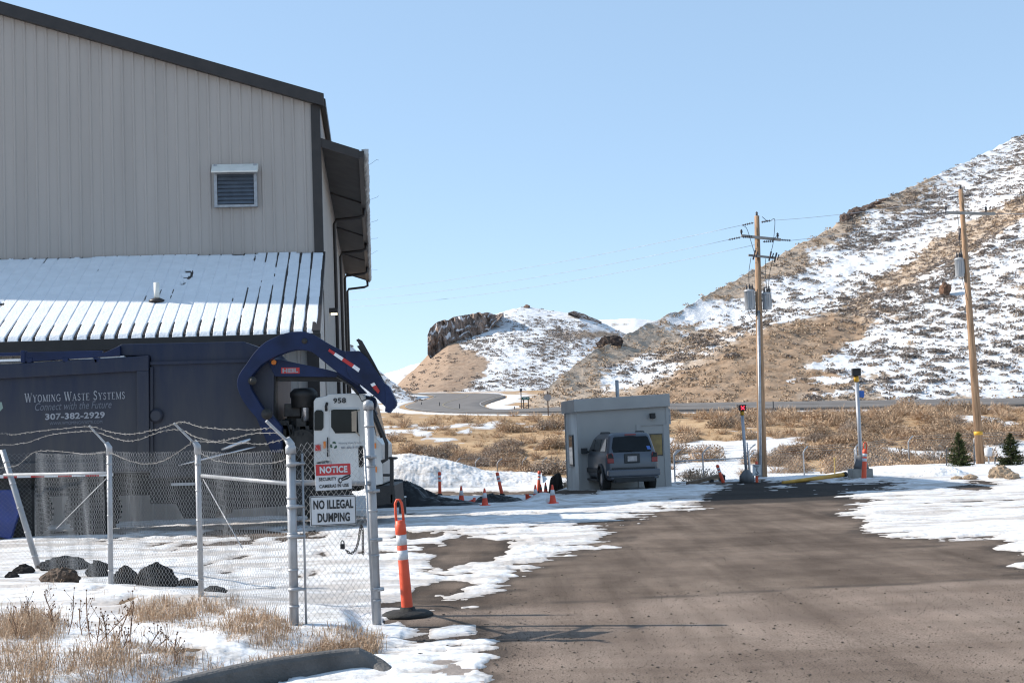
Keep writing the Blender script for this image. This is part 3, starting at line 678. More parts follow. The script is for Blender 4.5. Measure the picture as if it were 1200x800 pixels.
m = MB(); m.prism([BL(RID, -.26, rz-.30), BL(.16, -.26, roofz(.16)-.30), BL(.16, -.26, roofz(.16)+.07), BL(RID, -.26, rz+.07)], UY*.2)
m.prism([BL(RID, -.26, rz-.30), BL(WID-.16, -.26, roofz(.16)-.30), BL(WID-.16, -.26, roofz(.16)+.07), BL(RID, -.26, rz+.07)], UY*.2); m.build('rake_trim', MTRIM, wh)
m = MB(); m.prism([BL(-.24, -.05, lt_top-.1), BL(.03, -.05, lt_top-.1), BL(.03, -.05, eave_z-.25), BL(-.24, -.05, eave_z-.25)], UY*.3); m.build('corner_trim', MTRIM, wh)
m = MB(); m.prism([BL(.035, 0, eave_z-.22), BL(.2, 0, eave_z-.3), BL(.2, 0, eave_z-.08), BL(.035, 0, eave_z)], UY*LEN); m.build('eave_gutter', MTRIM, wh)
# louver vent
(lx0, lz0), (lx1, lz1) = b_front(252, 244), b_front(301, 193)
t_ = MB()
for (a, c, e, f) in ((lx0, lx0+.09, lz0, lz1), (lx1-.09, lx1, lz0, lz1), (lx0+.09, lx1-.09, lz0, lz0+.07), (lx0+.09, lx1-.09, lz1-.3, lz1-.22)):
    t_.prism([BL(a, -.16, e), BL(c, -.16, e), BL(c, -.16, f), BL(a, -.16, f)], UY*.14)
lv = t_.build('louver_vent', MGALV, wh)
t_ = MB(); t_.prism([BL(lx0+.02, -.07, lz0+.02), BL(lx1-.02, -.07, lz0+.02), BL(lx1-.02, -.07, lz1-.02), BL(lx0+.02, -.07, lz1-.02)], UY*.03)
for k in range(8):
    z = lz0+.10+k*(lz1-.34-lz0)/8
    t_.prism([BL(lx0+.1, -.15, z), BL(lx0+.1, -.13, z-.01), BL(lx0+.1, -.08, z+.11), BL(lx0+.1, -.10, z+.115)], UX*(lx1-lx0-.2))
t_.build('slats', MLOUV, lv)
t_ = MB(); t_.prism([BL(lx0-.05, -.42, lz1-.30), BL(lx0-.05, -.05, lz1-.14), BL(lx0-.05, -.05, lz1+.02), BL(lx0-.05, -.42, lz1-.25)], UX*(lx1-lx0+.1)); t_.build('hood', MPVC, lv, bevel=.01)
# lean-to
LTX = -26.0; sl = (lt_top-lt_e)/lt_d
m = MB(); m.prism([BL(LTX, .0, lt_top-.08), BL(LTX, -lt_d, lt_e-.08), BL(LTX, -lt_d, lt_e), BL(LTX, 0, lt_top)], UX*(-LTX+.06)); lr = m.build('lean_to_roof', MTRIM, wh)
m = MB(); nr_ = int(-LTX/.33)
for i in range(nr_+1):
    x = .03-i*.33; m.prism([BL(x-.02, 0, lt_top+.004), BL(x+.02, 0, lt_top+.004), BL(x+.012, 0, lt_top+.034), BL(x-.012, 0, lt_top+.034)], Vector(BL(0, -lt_d, lt_e)-BL(0, 0, lt_top)))
m.build('roof_ribs', MTRIM, lr)
nx, ny = 1400, 70
xs = np.linspace(-17.5, .02, nx); ds = np.linspace(.06, lt_d+.06, ny); XX, DD = np.meshgrid(xs, ds)
ph = np.abs(((XX-.03)/.33+.5) % 1-.5)*.33
edge = lt_d+.05-DD
gw = .010+.020*sst(1.1, .1, edge)+.012*np.clip(fbm(XX*.9, DD*.7, 3, 711)*4, 0, 1)+.022*sst(-3.2, -.2, XX)*np.clip(.4+fbm(XX*2.0, DD*.5, 3, 712)*3, 0, 1)
gw = gw+.03*sst(.30, .06, edge)*sst(.1, 0, np.abs(((XX-.03)/.33 % 1)-.08))
melt = sst(1.3, .3, edge)+1.0*sst(-4.0, -.3, XX)*(.35+1.2*np.clip(fbm(XX*.55, DD*.6, 4, 731)+.25, 0, 1))+.9*np.clip(fbm(XX*.5, DD*.8, 4, 732)*3-.2, 0, 1)
hh = np.where(ph < gw, np.where(melt > .5+.25*fbm(XX*6, DD*3, 2, 733), -.05, .040), .055+.02*fbm(XX*2, DD*2, 3, 713))
hh = np.where(hh > .041, np.minimum(hh, .041+1.2*np.clip(ph-gw, 0, 1)), hh)
hh = np.where((edge < .05+.05*fbm(XX*5, 0*XX, 3, 717)) | (DD < .05+.16*np.clip(fbm(XX*.8, 0*XX+2, 3, 715)*3, 0, 1)), -.05, hh)
hh = np.where((fbm(XX*1.1+5, DD*1.1, 4, 719) > .31), -.05, hh)
V = np.array([BL(0, 0, 0)])+XX[..., None]*np.array(UX)-DD[..., None]*np.array(UY)+(lt_top-DD*sl+hh)[..., None]*np.array(UZ)-np.array(C0)
so = np_mesh('roof_snow', V.reshape(-1, 3), gridfaces(ny, nx), MRSNOW, parent=lr); so.parent = lr
m = MB(); m.prism([BL(LTX, -lt_d-.16, lt_e-.34), BL(.1, -lt_d-.16, lt_e-.34), BL(.1, -lt_d-.16, lt_e-.05), BL(LTX, -lt_d-.16, lt_e-.05)], UY*.15); m.build('gutter', MTRIM, wh, bevel=.02)
ribbed(-.02, LTX, lambda q: 0, lambda q: lt_e-.02+.35*sl, -lt_d+.35, 'lean_to_wall', wh)
m = MB(); m.quad(BL(-.02, 0, 0), BL(-.02, -lt_d+.36, 0), BL(-.02, -lt_d+.36, lt_e), BL(-.02, 0, lt_top-.1)); m.build('lean_to_side', MWALL, wh)
m = MB(); m.box(BL(-.12, -lt_d+.30, lt_e/2), (.3, .12, lt_e), Matrix.Rotation(A_, 3, 'Z')); m.build('lean_to_corner', MTRIM, wh)
m = MB(); m.prism([BL(-.12, .0, lt_top+.03), BL(.08, 0, lt_top+.03), BL(.08, 0, lt_top-.18), BL(-.02, 0, lt_top-.18)], Vector(BL(0, -lt_d-.05, lt_e)-BL(0, 0, lt_top))); m.build('lean_to_rake', MTRIM, wh)
vx, vz = b_front(184, 362, -lt_d*.62); vz = lt_top-lt_d*.62*sl
m = MB(); m.tube([BL(vx, -lt_d*.62, vz-.1), BL(vx, -lt_d*.62, vz+.53)], .075, 14); vp = m.build('vent_pipe', MPVC, wh)
m = MB(); m.lathe(BL(vx, -lt_d*.62, vz+.0), [(.22, 0), (.2, .07), (.09, .12)], 14); m.build('pipe_flashing', MTRIM, vp)
# side canopy with its gutter, downspouts and ragged ice
cz0 = b_front(373, 163)[1]; cx1, cz1 = b_front(420, 177); cx1 -= 0
CY0, CY1 = .05, 33.0
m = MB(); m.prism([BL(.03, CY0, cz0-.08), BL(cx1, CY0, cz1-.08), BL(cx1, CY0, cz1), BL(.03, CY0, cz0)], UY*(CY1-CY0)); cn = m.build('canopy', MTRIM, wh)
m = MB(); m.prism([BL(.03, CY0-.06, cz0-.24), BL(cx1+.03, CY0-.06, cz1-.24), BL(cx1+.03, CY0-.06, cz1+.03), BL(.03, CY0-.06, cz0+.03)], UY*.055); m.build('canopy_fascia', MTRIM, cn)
m = MB()
for i in range(5):
    y = CY0+.3+i*8.1; m.bar(BL(.04, y, cz0-.115), BL(cx1, y, cz1-.115), .04, .05)
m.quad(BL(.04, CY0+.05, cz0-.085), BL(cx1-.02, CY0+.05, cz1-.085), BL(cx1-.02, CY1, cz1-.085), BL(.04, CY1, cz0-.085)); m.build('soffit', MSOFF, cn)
m = MB(); m.prism([BL(cx1, CY0-.06, cz1-.20), BL(cx1+.15, CY0-.06, cz1-.20), BL(cx1+.17, CY0-.06, cz1+.0), BL(cx1, CY0-.06, cz1+.0)], UY*(CY1-CY0)); m.build('canopy_gutter', MTRIM, cn)
for yy in (9.2, 18.2, 26.5, 32.6):
    m = MB(); zz = cz1-.2
    m.tube([BL(cx1+.08, yy, zz+.05), BL(cx1+.08, yy, zz-.25), BL(cx1-.1, yy, zz-.32), BL(.20, yy, zz-.40), BL(.13, yy, zz-.55), BL(.13, yy, .2)], .065, 8)
    m.build('downspout', MTRIM, wh)
m = MB(); rr = random.Random(5)
V = []; n_ = 420
for i in range(n_):
    y = CY0+.4+i*(CY1-.6)/n_; f = fbm(np.array([y*1.4]), np.array([.5]), 4, 77)[0]; ln = .16+.9*abs(f)+.05*rr.random()
    m.tube([BL(cx1+.15+.05*rr.random(), y, cz1+.06+.1*rr.random()), BL(cx1+.20+.10*abs(f), y+.03, cz1-ln*.5), BL(cx1+.17+.1*f, y+.02, cz1-ln)], [.07+.05*rr.random(), .05+.05*rr.random(), .008], 5)
m.build('ice_fringe', M('dirty_ice', (.42, .40, .38), .5, var=.4, scale=3), cn)
m = MB()
for i in range(6):
    y = 2.5+i*5.1+rr.random()*2; m.tube([BL(cx1+.1, y, cz1+.02), BL(cx1+.35, y, cz1+.10), BL(cx1+.5+.1*rr.random(), y-.2, cz1+.02+.2*rr.random()), BL(cx1+.62, y-.15, cz1-.05+.25*rr.random())], .0045, 4)
m.build('loose_wires', MTRIM, cn)
pl = PN(386, 366, C0+UX*.03, UX)
m = MB(); m.box(pl+UX*.14+UZ*.05, (.28, .34, .16), Matrix.Rotation(A_, 3, 'Z')); wl_ = m.build('wall_lamp', MTRIM, wh, bevel=.02)
m = MB(); m.box(pl+UX*.15-UZ*.055, (.2, .26, .05), Matrix.Rotation(A_, 3, 'Z')); m.build('lens', MEMIT, wl_)

# ------------------------------------------------------------------ refuse truck
def dirty_paint(name, top, dust, z0, z1, rough=.45):
    m = bpy.data.materials.new(name); m.use_nodes = True; nt = m.node_tree; N = nt.nodes; L = nt.links; b = N['Principled BSDF']
    g = N.new('ShaderNodeNewGeometry'); sp = N.new('ShaderNodeSeparateXYZ'); L.new(g.outputs['Position'], sp.inputs[0])
    mr = N.new('ShaderNodeMapRange'); mr.inputs[1].default_value = z1; mr.inputs[2].default_value = z0; L.new(sp.outputs[2], mr.inputs[0])
    mp = N.new('ShaderNodeMapping'); mp.inputs['Scale'].default_value = (2.2, 2.2, .35); L.new(g.outputs['Position'], mp.inputs[0])
    n = N.new('ShaderNodeTexNoise'); n.inputs['Scale'].default_value = 1.6; n.inputs['Detail'].default_value = 8; n.inputs['Roughness'].default_value = .65; L.new(mp.outputs[0], n.inputs[0])
    ma = N.new('ShaderNodeMath'); ma.operation = 'MULTIPLY_ADD'; L.new(n.outputs[0], ma.inputs[0]); ma.inputs[1].default_value = 1.1; ma.inputs[2].default_value = -.62
    ad = N.new('ShaderNodeMath'); ad.operation = 'ADD'; ad.use_clamp = True; L.new(ma.outputs[0], ad.inputs[0]); L.new(mr.outputs[0], ad.inputs[1])
    x = N.new('ShaderNodeMix'); x.data_type = 'RGBA'; L.new(ad.outputs[0], x.inputs[0]); x.inputs[6].default_value = (*top, 1); x.inputs[7].default_value = (*dust, 1)
    L.new(x.outputs[2], b.inputs['Base Color']); b.inputs['Roughness'].default_value = rough; b.inputs['Specular IOR Level'].default_value = .3; MATS[name] = m; return m
MBLUE = dirty_paint('dusty_blue_paint', (.0085, .016, .044), (.058, .057, .060), 1.4, 4.5)
MBLUE2 = M('blue_arm_paint', (.004, .012, .048), .5, var=.35, scale=1.5, spec=.3, col2=(.006, .016, .06))
MCAB = M('white_cab_paint', (.52, .52, .51), .35, var=.10, scale=1.2)
MBLK = M('black_parts', (.012, .012, .013), .55, var=.4, scale=6, bump=.1)
MDK = M('greasy_metal', (.035, .033, .032), .6, .2, var=.5, scale=5, bump=.2)
MRUB = M('tyre_rubber', (.018, .017, .016), .9, var=.3, scale=8, bump=.3, bscale=50)
MCHR = M('chrome_pipe', (.5, .5, .52), .25, .9, var=.15)
MGLS = M('dark_glass', (.010, .012, .014), .06, var=.2, spec=.22)
MRED = M('red_reflector', (.45, .02, .02), .4, var=.1); MWHT = M('white_reflector', (.75, .76, .78), .4, var=.08)
MORG = M('orange_marker', (.7, .2, .02), .35, var=.1)
MTXT = M('pale_lettering', (.27, .285, .32), .6, var=.2, scale=6); MTXT2 = M('faded_lettering', (.12, .135, .17), .6, var=.15, scale=6)
MINK = M('black_lettering', (.01, .01, .012), .5, var=.05)
TY = 29.2
def PX(poly, Y): return [P(a, b, Y) for a, b in poly]
def ext(mb, poly, Y, d): mb.prism(PX(poly, Y), (0, d, 0)); return mb
tr = thing('refuse_truck', 'dusty blue front loading refuse truck with white cab parked along the warehouse', 'truck', on_ground(-5, 30.4))
TX = Vector((1, 0, 0)); TZ = Vector((0, 0, 1))
# body with framed side panel
bd = ext(MB(), [(-150, 441), (172, 419), (174, 540), (172, 552), (-150, 560)], TY+.10, 2.3).build('body', MBLUE, tr, bevel=.02)
fr = MB()
ext(fr, [(-150, 436), (174, 416.5), (174, 434), (-150, 452)], TY, .12); ext(fr, [(160, 434.5), (174, 434), (175, 552), (161, 552)], TY, .12); ext(fr, [(-150, 545), (160.5, 540), (160.5, 552), (-150, 558)], TY, .12)
fr.build('side_frame', MBLUE, bd, bevel=.015)
m = MB(); ext(m, [(-150, 428), (-10, 424), (100, 420.8), (145, 420), (145, 416.8), (0, 421), (-150, 427)], TY+.05, .25); m.build('snow_on_edge', MRSNOW, bd)
serif_lettering('lettering', 'WYOMING WASTE SYSTEMS', P(88, 464, TY+.09), TX, TZ, 119/FPX*TY, 10.5/FPX*TY, MTXT, bd)
lettering('lettering', 'Connect with the Future', P(86, 475, TY+.09), TX, TZ, 90/FPX*TY, 9/FPX*TY, MTXT2, bd, shear=.3)
lettering('lettering', '307-382-2929', P(88, 487, TY+.09), TX, TZ, 70/FPX*TY, 7.5/FPX*TY, MTXT, bd, bold=.03)
lettering('lettering', 'WWW.WYOMINGWASTE.COM', P(89, 495, TY+.09), TX, TZ, 62/FPX*TY, 3.6/FPX*TY, MTXT2, bd)
m = MB(); m.quad(*PX([(-22, 470), (2, 471), (3.5, 478), (-4, 486), (-24, 488)], TY+.094)); m.build('emblem', M('emblem_green', (.22, .30, .27), .6), bd)
# hopper
hp = MB(); ext(hp, [(120, 417), (142, 403), (285, 400), (309, 409), (322, 421), (321, 446), (319, 560), (176, 560), (176, 417)], TY+.13, 2.25)
hpo = hp.build('hopper', MBLUE, tr, bevel=.02)
m = MB(); ext(m, [(176, 424), (318, 420), (318, 423.5), (176, 427.5)], TY+.07, .08); ext(m, [(176, 560), (318, 552), (318, 545), (176, 552)], TY+.05, .1); ext(m, [(176, 430), (179, 430), (179, 555), (176, 555)], TY+.06, .1)
m.build('hopper_rib', MBLUE, hpo)
m = MB(); m.lathe(P(183, 487, TY+.10), [(.15, 0), (.15, .04), (.11, .05), (.11, .06)], 18, axis=(0, -1, 0)); m.build('access_cap', MBLUE, hpo)
# folded top cover rails
m = MB(); ext(m, [(27, 412.5), (119, 410.5), (120, 414), (140, 405), (141, 417), (27, 424)], TY+.02, .14); ext(m, [(-150, 417), (26, 412.5), (26, 416.5), (-150, 421)], TY+.05, .1); ext(m, [(24, 410.5), (29, 410.5), (29, 425), (24, 425)], TY, .18)
for x in (34, 76, 113): ext(m, [(x-4, 419), (x+4, 419), (x+3, 424), (x-2, 425)], TY, .16)
m.build('cover_rail', MBLUE2, tr, bevel=.01)
# engine bay frame and HEIL beam
m = MB(); ext(m, [(309, 421), (322, 422), (323, 441), (323, 560), (308, 560)], TY+.2, .3); ext(m, [(318, 440), (402, 441), (402, 447), (318, 446)], TY+.3, .2); m.build('frame_post', MBLK, tr)
m = MB(); ext(m, [(309, 421), (322, 422), (323, 441), (323, 560), (308, 560)], TY+1.9, .3); m.build('frame_post', MBLK, tr)
for dy in (0, 2.1):
    bm_ = ext(MB(), [(312, 420), (330, 421.5), (384, 433), (398, 437), (411, 441), (425, 456), (430, 461), (419, 461), (408, 450), (398, 441.5), (322, 441)], TY+.12+dy, .22).build('support_beam', MBLUE2, tr, bevel=.01)
    if dy == 0:
        m = MB(); m.quad(*PX([(329.5, 430.5), (351, 430.5), (351, 437.5), (329.5, 437.5)], TY+.115)); pq = m.build('maker_plate', MRED, bm_)
        lettering('lettering', 'HEIL', P(340.2, 434, TY+.112), TX, TZ, 18.5/FPX*TY, 5.2/FPX*TY, MTXT, pq, bold=.05)
m = MB(); m.lathe(P(321, 424.5, TY+.10), [(.06, 0), (.05, .04)], 10, axis=(0, -1, 0)); m.build('marker_lamp', MORG, tr)
# lifting arms
OUT = [(309, 498), (300, 489), (285, 470), (278, 453), (279.5, 440), (288, 427), (298, 413), (309, 402), (320, 396), (332, 391), (345, 388.5), (359, 389), (371, 394), (384, 402), (400, 410), (415, 415), (428, 423)]
INN = [(320, 491), (310, 481), (299, 464), (293, 452), (294, 442), (300, 434), (308, 426), (320, 419), (330, 414.5), (341, 411), (350, 409.5), (359, 410.5), (368, 414), (380, 424), (394, 435), (408, 444), (420, 452)]
def arm(Y, d):
    m = MB(); o = [P(a, b, Y) for a, b in OUT]; i_ = [P(a, b, Y) for a, b in INN]; n = len(o)
    o = catmull(o, 4); i_ = catmull(i_, 4); n = len(o); dv = Vector((0, d, 0))
    vs = o+i_+[p+dv for p in o]+[p+dv for p in i_]
    fs = []
    for k in range(n-1): fs += [(k, k+1, n+k+1, n+k), (2*n+k+1, 2*n+k, 3*n+k, 3*n+k+1), (k+1, k, 2*n+k, 2*n+k+1), (n+k, n+k+1, 3*n+k+1, 3*n+k)]
    fs += [(0, n, 3*n, 2*n), (n-1, 2*n-1, 4*n-1, 3*n-1)]
    m.add(vs, fs)
    ext(m, [(300, 489), (312, 478), (330, 500), (330, 530), (318, 530)], Y+.02, d-.04)
    a = m.build('lift_arm', MBLUE2, tr, bevel=.012)
    h = MB(); ext(h, [(404, 411.5), (421, 411), (430, 419), (452, 451), (461, 464), (464.5, 474), (461, 479), (451, 476), (440, 465), (424, 452), (412, 444), (407, 436)], Y-.03, d+.06); ext(h, [(451, 449), (456, 453), (464.5, 471), (462, 476), (456, 484), (451, 482), (452, 470)], Y-.06, d+.1)
    h.build('fork_bracket', MBLUE2, a, bevel=.012)
    h = MB(); ext(h, [(417, 398.5), (420, 396.5), (424, 399), (438, 424), (451, 449), (446, 450), (431, 426), (420, 408), (418, 405.5), (421, 404.5), (419, 400.5)], Y+.08, .1); h.build('fork', MBLK, a, bevel=.008)
    h = MB(); h.tube([P(395, 441, Y+.1), P(412, 452, Y+.1), P(420, 462, Y+.1)], .03, 8); h.tube([P(420, 462, Y+.1), P(424, 470, Y+.1), P(440, 463, Y+.1)], .012, 6); h.build('hydraulic_hose', MBLK, a)
    return a
an = arm(TY-.22, .26); af = arm(TY+2.35, .26)
for x_, y_, r_ in ((296, 446, .09), (313, 485, .12), (440, 455, .10), (357, 399.5, .06)):
    m = MB(); m.lathe(P(x_, y_, TY-.22), [(r_, -.0), (r_, .02), (r_*.6, .025), (r_*.55, .045), (r_*.2, .05)], 16, axis=(0, -1, 0)); m.build('pivot_pin', MDK, an)
for pl_, mt in (([(386, 408.5), (393, 413), (391, 416), (384.5, 411)], MRED), ([(393, 413), (402.5, 419), (400.5, 422.5), (391, 416)], MWHT), ([(402.5, 419), (415, 427), (412.5, 430.5), (400.5, 422.5)], MRED), ([(415, 427), (422, 432), (420, 436), (412.5, 430.5)], MWHT)):
    m = MB(); m.prism(PX(pl_, TY-.255), (0, .03, 0)); m.build('reflective_tape', mt, an)
fb = [c for c in an.children if c.name.startswith('fork_bracket')][0]
for pl_, mt in (([(434, 450), (438.5, 448), (440.5, 451), (436, 453)], MWHT), ([(436, 453), (440.5, 451), (445, 458), (443, 461)], MRED)):
    m = MB(); m.prism(PX(pl_, TY-.275), (0, .02, 0)); m.build('reflective_tape', mt, an)
# engine, air cleaner, exhaust
m = MB(); ext(m, [(336, 476), (352, 472), (368, 475), (368, 560), (330, 560), (330, 492), (336, 490)], TY+.7, 1.3); ext(m, [(333, 473), (352, 472), (352, 488), (333, 488)], TY+.5, .5)
for k in range(9): m.box(P(334+4*k, 498+6*(k % 5), TY+.55), (.22, .3, .2+.05*(k % 3)))
m.build('engine', MDK, tr, bevel=.015)
m = MB(); m.lathe(P(356, 466, TY+.6), [(.26, -.22), (.28, -.2), (.28, .0), (.30, .02), (.30, .12), (.22, .2), (.18, .21)], 18); m.lathe(P(349, 470, TY+.6), [(.10, -.3), (.1, .1)], 10); m.build('air_cleaner', MBLK, tr)
m = MB(); m.tube([P(357.5, 493, TY+.45), P(357.5, 463, TY+.45)], [.09, .09], 12); m.tube([P(357, 463, TY+.45), P(356.5, 472, TY+.45)], [.10, .10], 12); m.build('exhaust_pipe', MCHR, tr)
m = MB(); m.lathe(P(354, 519, TY+.35), [(.30, 0), (.30, .6)], 20, axis=(0, 1, 0)); m.build('air_tank', MDK, tr)
m = MB()
for k in range(4): m.tube([P(335+k*7, 490+3*k, TY+.45), P(340+k*5, 508, TY+.35), P(333+k*6, 528, TY+.5)], .022, 6)
m.build('engine_hose', MBLK, tr)
# cab
cb = MB(); CPOLY = [(367.5, 470), (370, 466), (383, 463.5), (384.5, 461.5), (410, 460.5), (426, 461.5), (431, 472), (434, 484), (440.8, 513), (448, 520.5), (448.7, 567), (438, 569), (405, 569), (400, 548), (392, 541), (382, 539.5), (372, 541.5), (367.5, 545)]
cb.prism(PX(CPOLY, TY+.06), (0, 2.3, 0)); cab = cb.build('cab', MCAB, tr, bevel=.045)
m = MB(); ext(m, [(386, 480), (390, 478), (421, 478), (422, 566), (400, 566), (386, 536)], TY+.043, .03); dr = m.build('door', MCAB, cab, bevel=.012)
m = MB(); ext(m, [(388, 480.5), (391, 479.5), (419, 479.5), (420, 507), (393, 507.5), (388, 500)], TY+.030, .02); m.build('window', MGLS, dr)
m = MB(); ext(m, [(419.7, 524), (421.5, 522), (425, 522), (426, 525), (426, 544), (424, 547), (420.5, 547)], TY+.036, .03); m.build('lower_window', MGLS, cab)
m = MB(); ext(m, [(368.3, 483), (371, 480.3), (376.5, 480.3), (379, 483), (379, 501), (376.5, 504), (368.3, 504)], TY+.036, .03); m.build('rear_window', MGLS, cab)
m = MB()
for d_ in (0,): m.quad(P(427.3, 464, TY+.16), P(431.6, 474, TY+.16), P(440.2, 511, TY+.16), P(440.2, 511, TY+.16)+Vector((0, 2.08, 0)), P(431.6, 474, TY+.16)+Vector((0, 2.08, 0)), P(427.3, 464, TY+.16)+Vector((0, 2.08, 0)))
for v in range(len(m.v)): m.v[v] = (m.v[v][0]+.022, m.v[v][1], m.v[v][2]+.012)
m.build('windscreen', MGLS, cab)
lettering('cab_number', '958', P(398, 469.2, TY+.05), TX, TZ, 15/FPX*TY, 6.3/FPX*TY, MINK, cab, bold=.03)
lettering('lettering', 'Wyoming Waste Systems', P(410, 519, TY+.03), TX, TZ, 27/FPX*TY, 2.6/FPX*TY, MTXT2, dr)
lettering('lettering', '307-382-2929', P(410, 524, TY+.03), TX, TZ, 21/FPX*TY, 2.4/FPX*TY, MTXT2, dr, bold=.02)
m = MB()
for a_ in (90, 210, 330):
    c_ = P(391, 521.5, TY+.032); q = [c_+Vector((math.cos(math.radians(a_+e))*r_, 0, math.sin(math.radians(a_+e))*r_)) for e, r_ in ((-50, .075), (-10, .085), (25, .07), (25, .035), (-10, .045), (-50, .04))]; m.quad(*q)
m.build('emblem', M('dark_green_emblem', (.02, .07, .04), .6), dr)
for pl_, mt, nm in (([(379, 517), (381.5, 517), (381.5, 525), (379, 525)], MORG, 'marker_lamp'), ([(439, 546.5), (441.5, 546.5), (441.5, 553), (439, 553)], MORG, 'marker_lamp'), ([(438.5, 519), (440.5, 519), (440.5, 525), (438.5, 525)], MORG, 'marker_lamp'), ([(369.5, 521), (375.5, 521), (375.5, 528), (369.5, 528)], MRED, 'reflector')):
    m = MB(); ext(m, pl_, TY+.02, .05); m.build(nm, mt, cab)
m = MB(); m.tube([P(421, 480, TY+.03), P(416, 483, TY-.2), P(415, 503, TY-.2), P(421, 510, TY+.03)], .015, 6); ext(m, [(411.8, 482), (417.5, 481), (417.5, 505), (412.2, 505.5)], TY-.26, .1); m.build('wing_mirror', M('mirror_back', (.30, .24, .18), .5), cab, bevel=.01)
m = MB(); m.tube([P(383.2, 472, TY), P(382, 476, TY-.05), P(382.4, 481, TY)], .03, 6); m.build('roof_lamp', MBLK, cab); m = MB(); m.tube([P(384, 512, TY+.02), P(384, 535, TY+.02)], .014, 6); m.build('grab_handle', MBLK, cab)
for dy in (-.1, 2.35):
    m = MB(); m.tube([P(430, 474, TY+dy), P(435, 475.5, TY+dy), P(453, 519, TY+dy), P(453, 538, TY+dy), P(447, 541, TY+dy)], .04, 8); m.tube([P(434, 480, TY+dy), P(447, 513, TY+dy)], .02, 6)
    m.build('mirror_guard', MBLK, cab)
m = MB(); ext(m, [(456.7, 536), (461, 536), (461, 590), (456.7, 590)], TY+.1, .12); ext(m, [(455, 535), (465, 535.5), (465, 538), (455, 538)], TY+.05, .3); ext(m, [(447, 555), (457, 555), (457, 558), (447, 558)], TY+.1, .1); ext(m, [(456.7, 536), (461, 536), (461, 590), (456.7, 590)], TY+2.1, .12)
ext(m, [(430, 569), (462, 568), (464, 590), (430, 594)], TY+.1, 2.2); m.build('front_bumper', MBLK, tr, bevel=.02)
# chassis and wheels
m = MB(); ext(m, [(-150, 560), (330, 552), (420, 560), (420, 575), (330, 578), (-150, 584)], TY+.6, 1.1); ext(m, [(175, 556), (366, 550), (366, 590), (255, 598), (250, 607), (215, 607), (206, 590), (176, 590)], TY+.25, 1.9); m.build('chassis', MBLK, tr)
def wheel(px_, py_, r, Yw, w=.32):
    c = P(px_, py_, Yw); c.z = r+float(hz(c.x, c.y))-.03
    m = MB(); m.lathe(c, [(r*.55, 0), (r*.9, .0), (r*.97, .03), (r, .07), (r, w-.07), (r*.97, w-.03), (r*.9, w), (r*.55, w)], 32, axis=(0, 1, 0)); 
    for k in range(30):
        a = k*2*math.pi/30
        m.box(c+Vector((math.cos(a)*(r+.002), .06, math.sin(a)*(r+.002))), (.03, .10, .05), Matrix.Rotation(-a, 3, 'Y')); m.box(c+Vector((math.cos(a+.1)*(r+.002), w-.06, math.sin(a+.1)*(r+.002))), (.03, .10, .05), Matrix.Rotation(-a-.1, 3, 'Y'))
    wo = m.build('wheel', MRUB, tr)
    m = MB(); m.lathe(c+Vector((0, .03, 0)), [(.02, .02), (r*.2, .0), (r*.22, .06), (r*.42, .1), (r*.55, .03), (r*.57, 0)], 24, axis=(0, 1, 0)); m.build('rim', M('wheel_rim', (.20, .19, .18), .7, .1, var=.3), wo)
for px_ in (26, 107):
    for Yw in (TY+.15, TY+1.85): wheel(px_, 595, .56, Yw)
for Yw in (TY+.15, TY+1.85): wheel(384, 588, .53, Yw)
m = MB()
for i in range(12):
    x0 = -60+i*16; m.mi = i % 2; ext(m, [(x0, 556-(x0)*.02), (x0+16, 556-(x0+16)*.02), (x0+16, 560-(x0+16)*.02), (x0, 560-(x0)*.02)], TY+.06, .05)
m.build('reflective_strip', [MRED, MWHT], tr)
m = MB(); ext(m, [(-20, 575), (20, 573), (22, 600), (12, 632), (-6, 628), (-20, 600)], TY-.15, .12); m.build('mud_flap', M('blue_plastic', (.012, .03, .16), .5, var=.3), tr, bevel=.02)
m = MB(); m.tube([P(260, 527, TY-.05), P(294, 514, TY-.05)], .05, 10); m.tube([P(210, 545, TY), P(300, 523, TY)], .03, 8); m.build('cylinder_rod', MCHR, tr)
m = MB(); ext(m, [(200, 566), (236, 565), (236, 568), (200, 569)], TY+.1, .2); m.build('step', MGALV, tr)
# ------------------------------------------------------------------ guard booth
MBOOTH = M('booth_panel', (.38, .36, .34), .55, var=.06, scale=.8); MBOOTH2 = M('booth_parapet', (.37, .355, .34), .55, var=.10, scale=1.2)
MBSUNLIT = M('booth_sunlit_side', (.75, .75, .74), .35, .1, var=.2, scale=1.2, stretch=(1, 1, .3))  # left wall coloured paler than the front, imitating sunlight on it
MFRM = M('dark_frame', (.05, .05, .055), .5, var=.1)
Yb = 44.4
fl, fr_, tl, tr_ = P(680.6, 577, Yb), P(786.5, 571, Yb+.28), P(676, 482, Yb), P(788, 475, Yb+.28)
b0 = Vector((fl.x, Yb, -.35)); bux = Vector((fr_.x-fl.x, .28, 0)); bw = bux.length; bux.normalize(); buy = Vector((-bux.y, bux.x, 0))
bdp = 3.0; ztl, ztr = tl.z, tr_.z
gb = thing('guard_booth', 'small pale grey guard booth with flat roof standing beyond the cones', 'booth', (b0.x, b0.y, float(hz(b0.x, b0.y))))
def BB(x, y, z): return b0 + bux*x + buy*y + UZ*z
zb = 0.0; H0, H1 = ztl-b0.z, ztr-b0.z
m = MB(); m.prism([BB(0, 0, zb), BB(bw, 0, zb), BB(bw, 0, H1), BB(0, 0, H0)], buy*bdp); wa = m.build('wall', MBOOTH, gb, bevel=.01)
m = MB(); m.prism([BB(-.012, .04, zb), BB(-.012, bdp-.04, zb), BB(-.012, bdp-.04, H0), BB(-.012, .04, H0)], bux*.01)
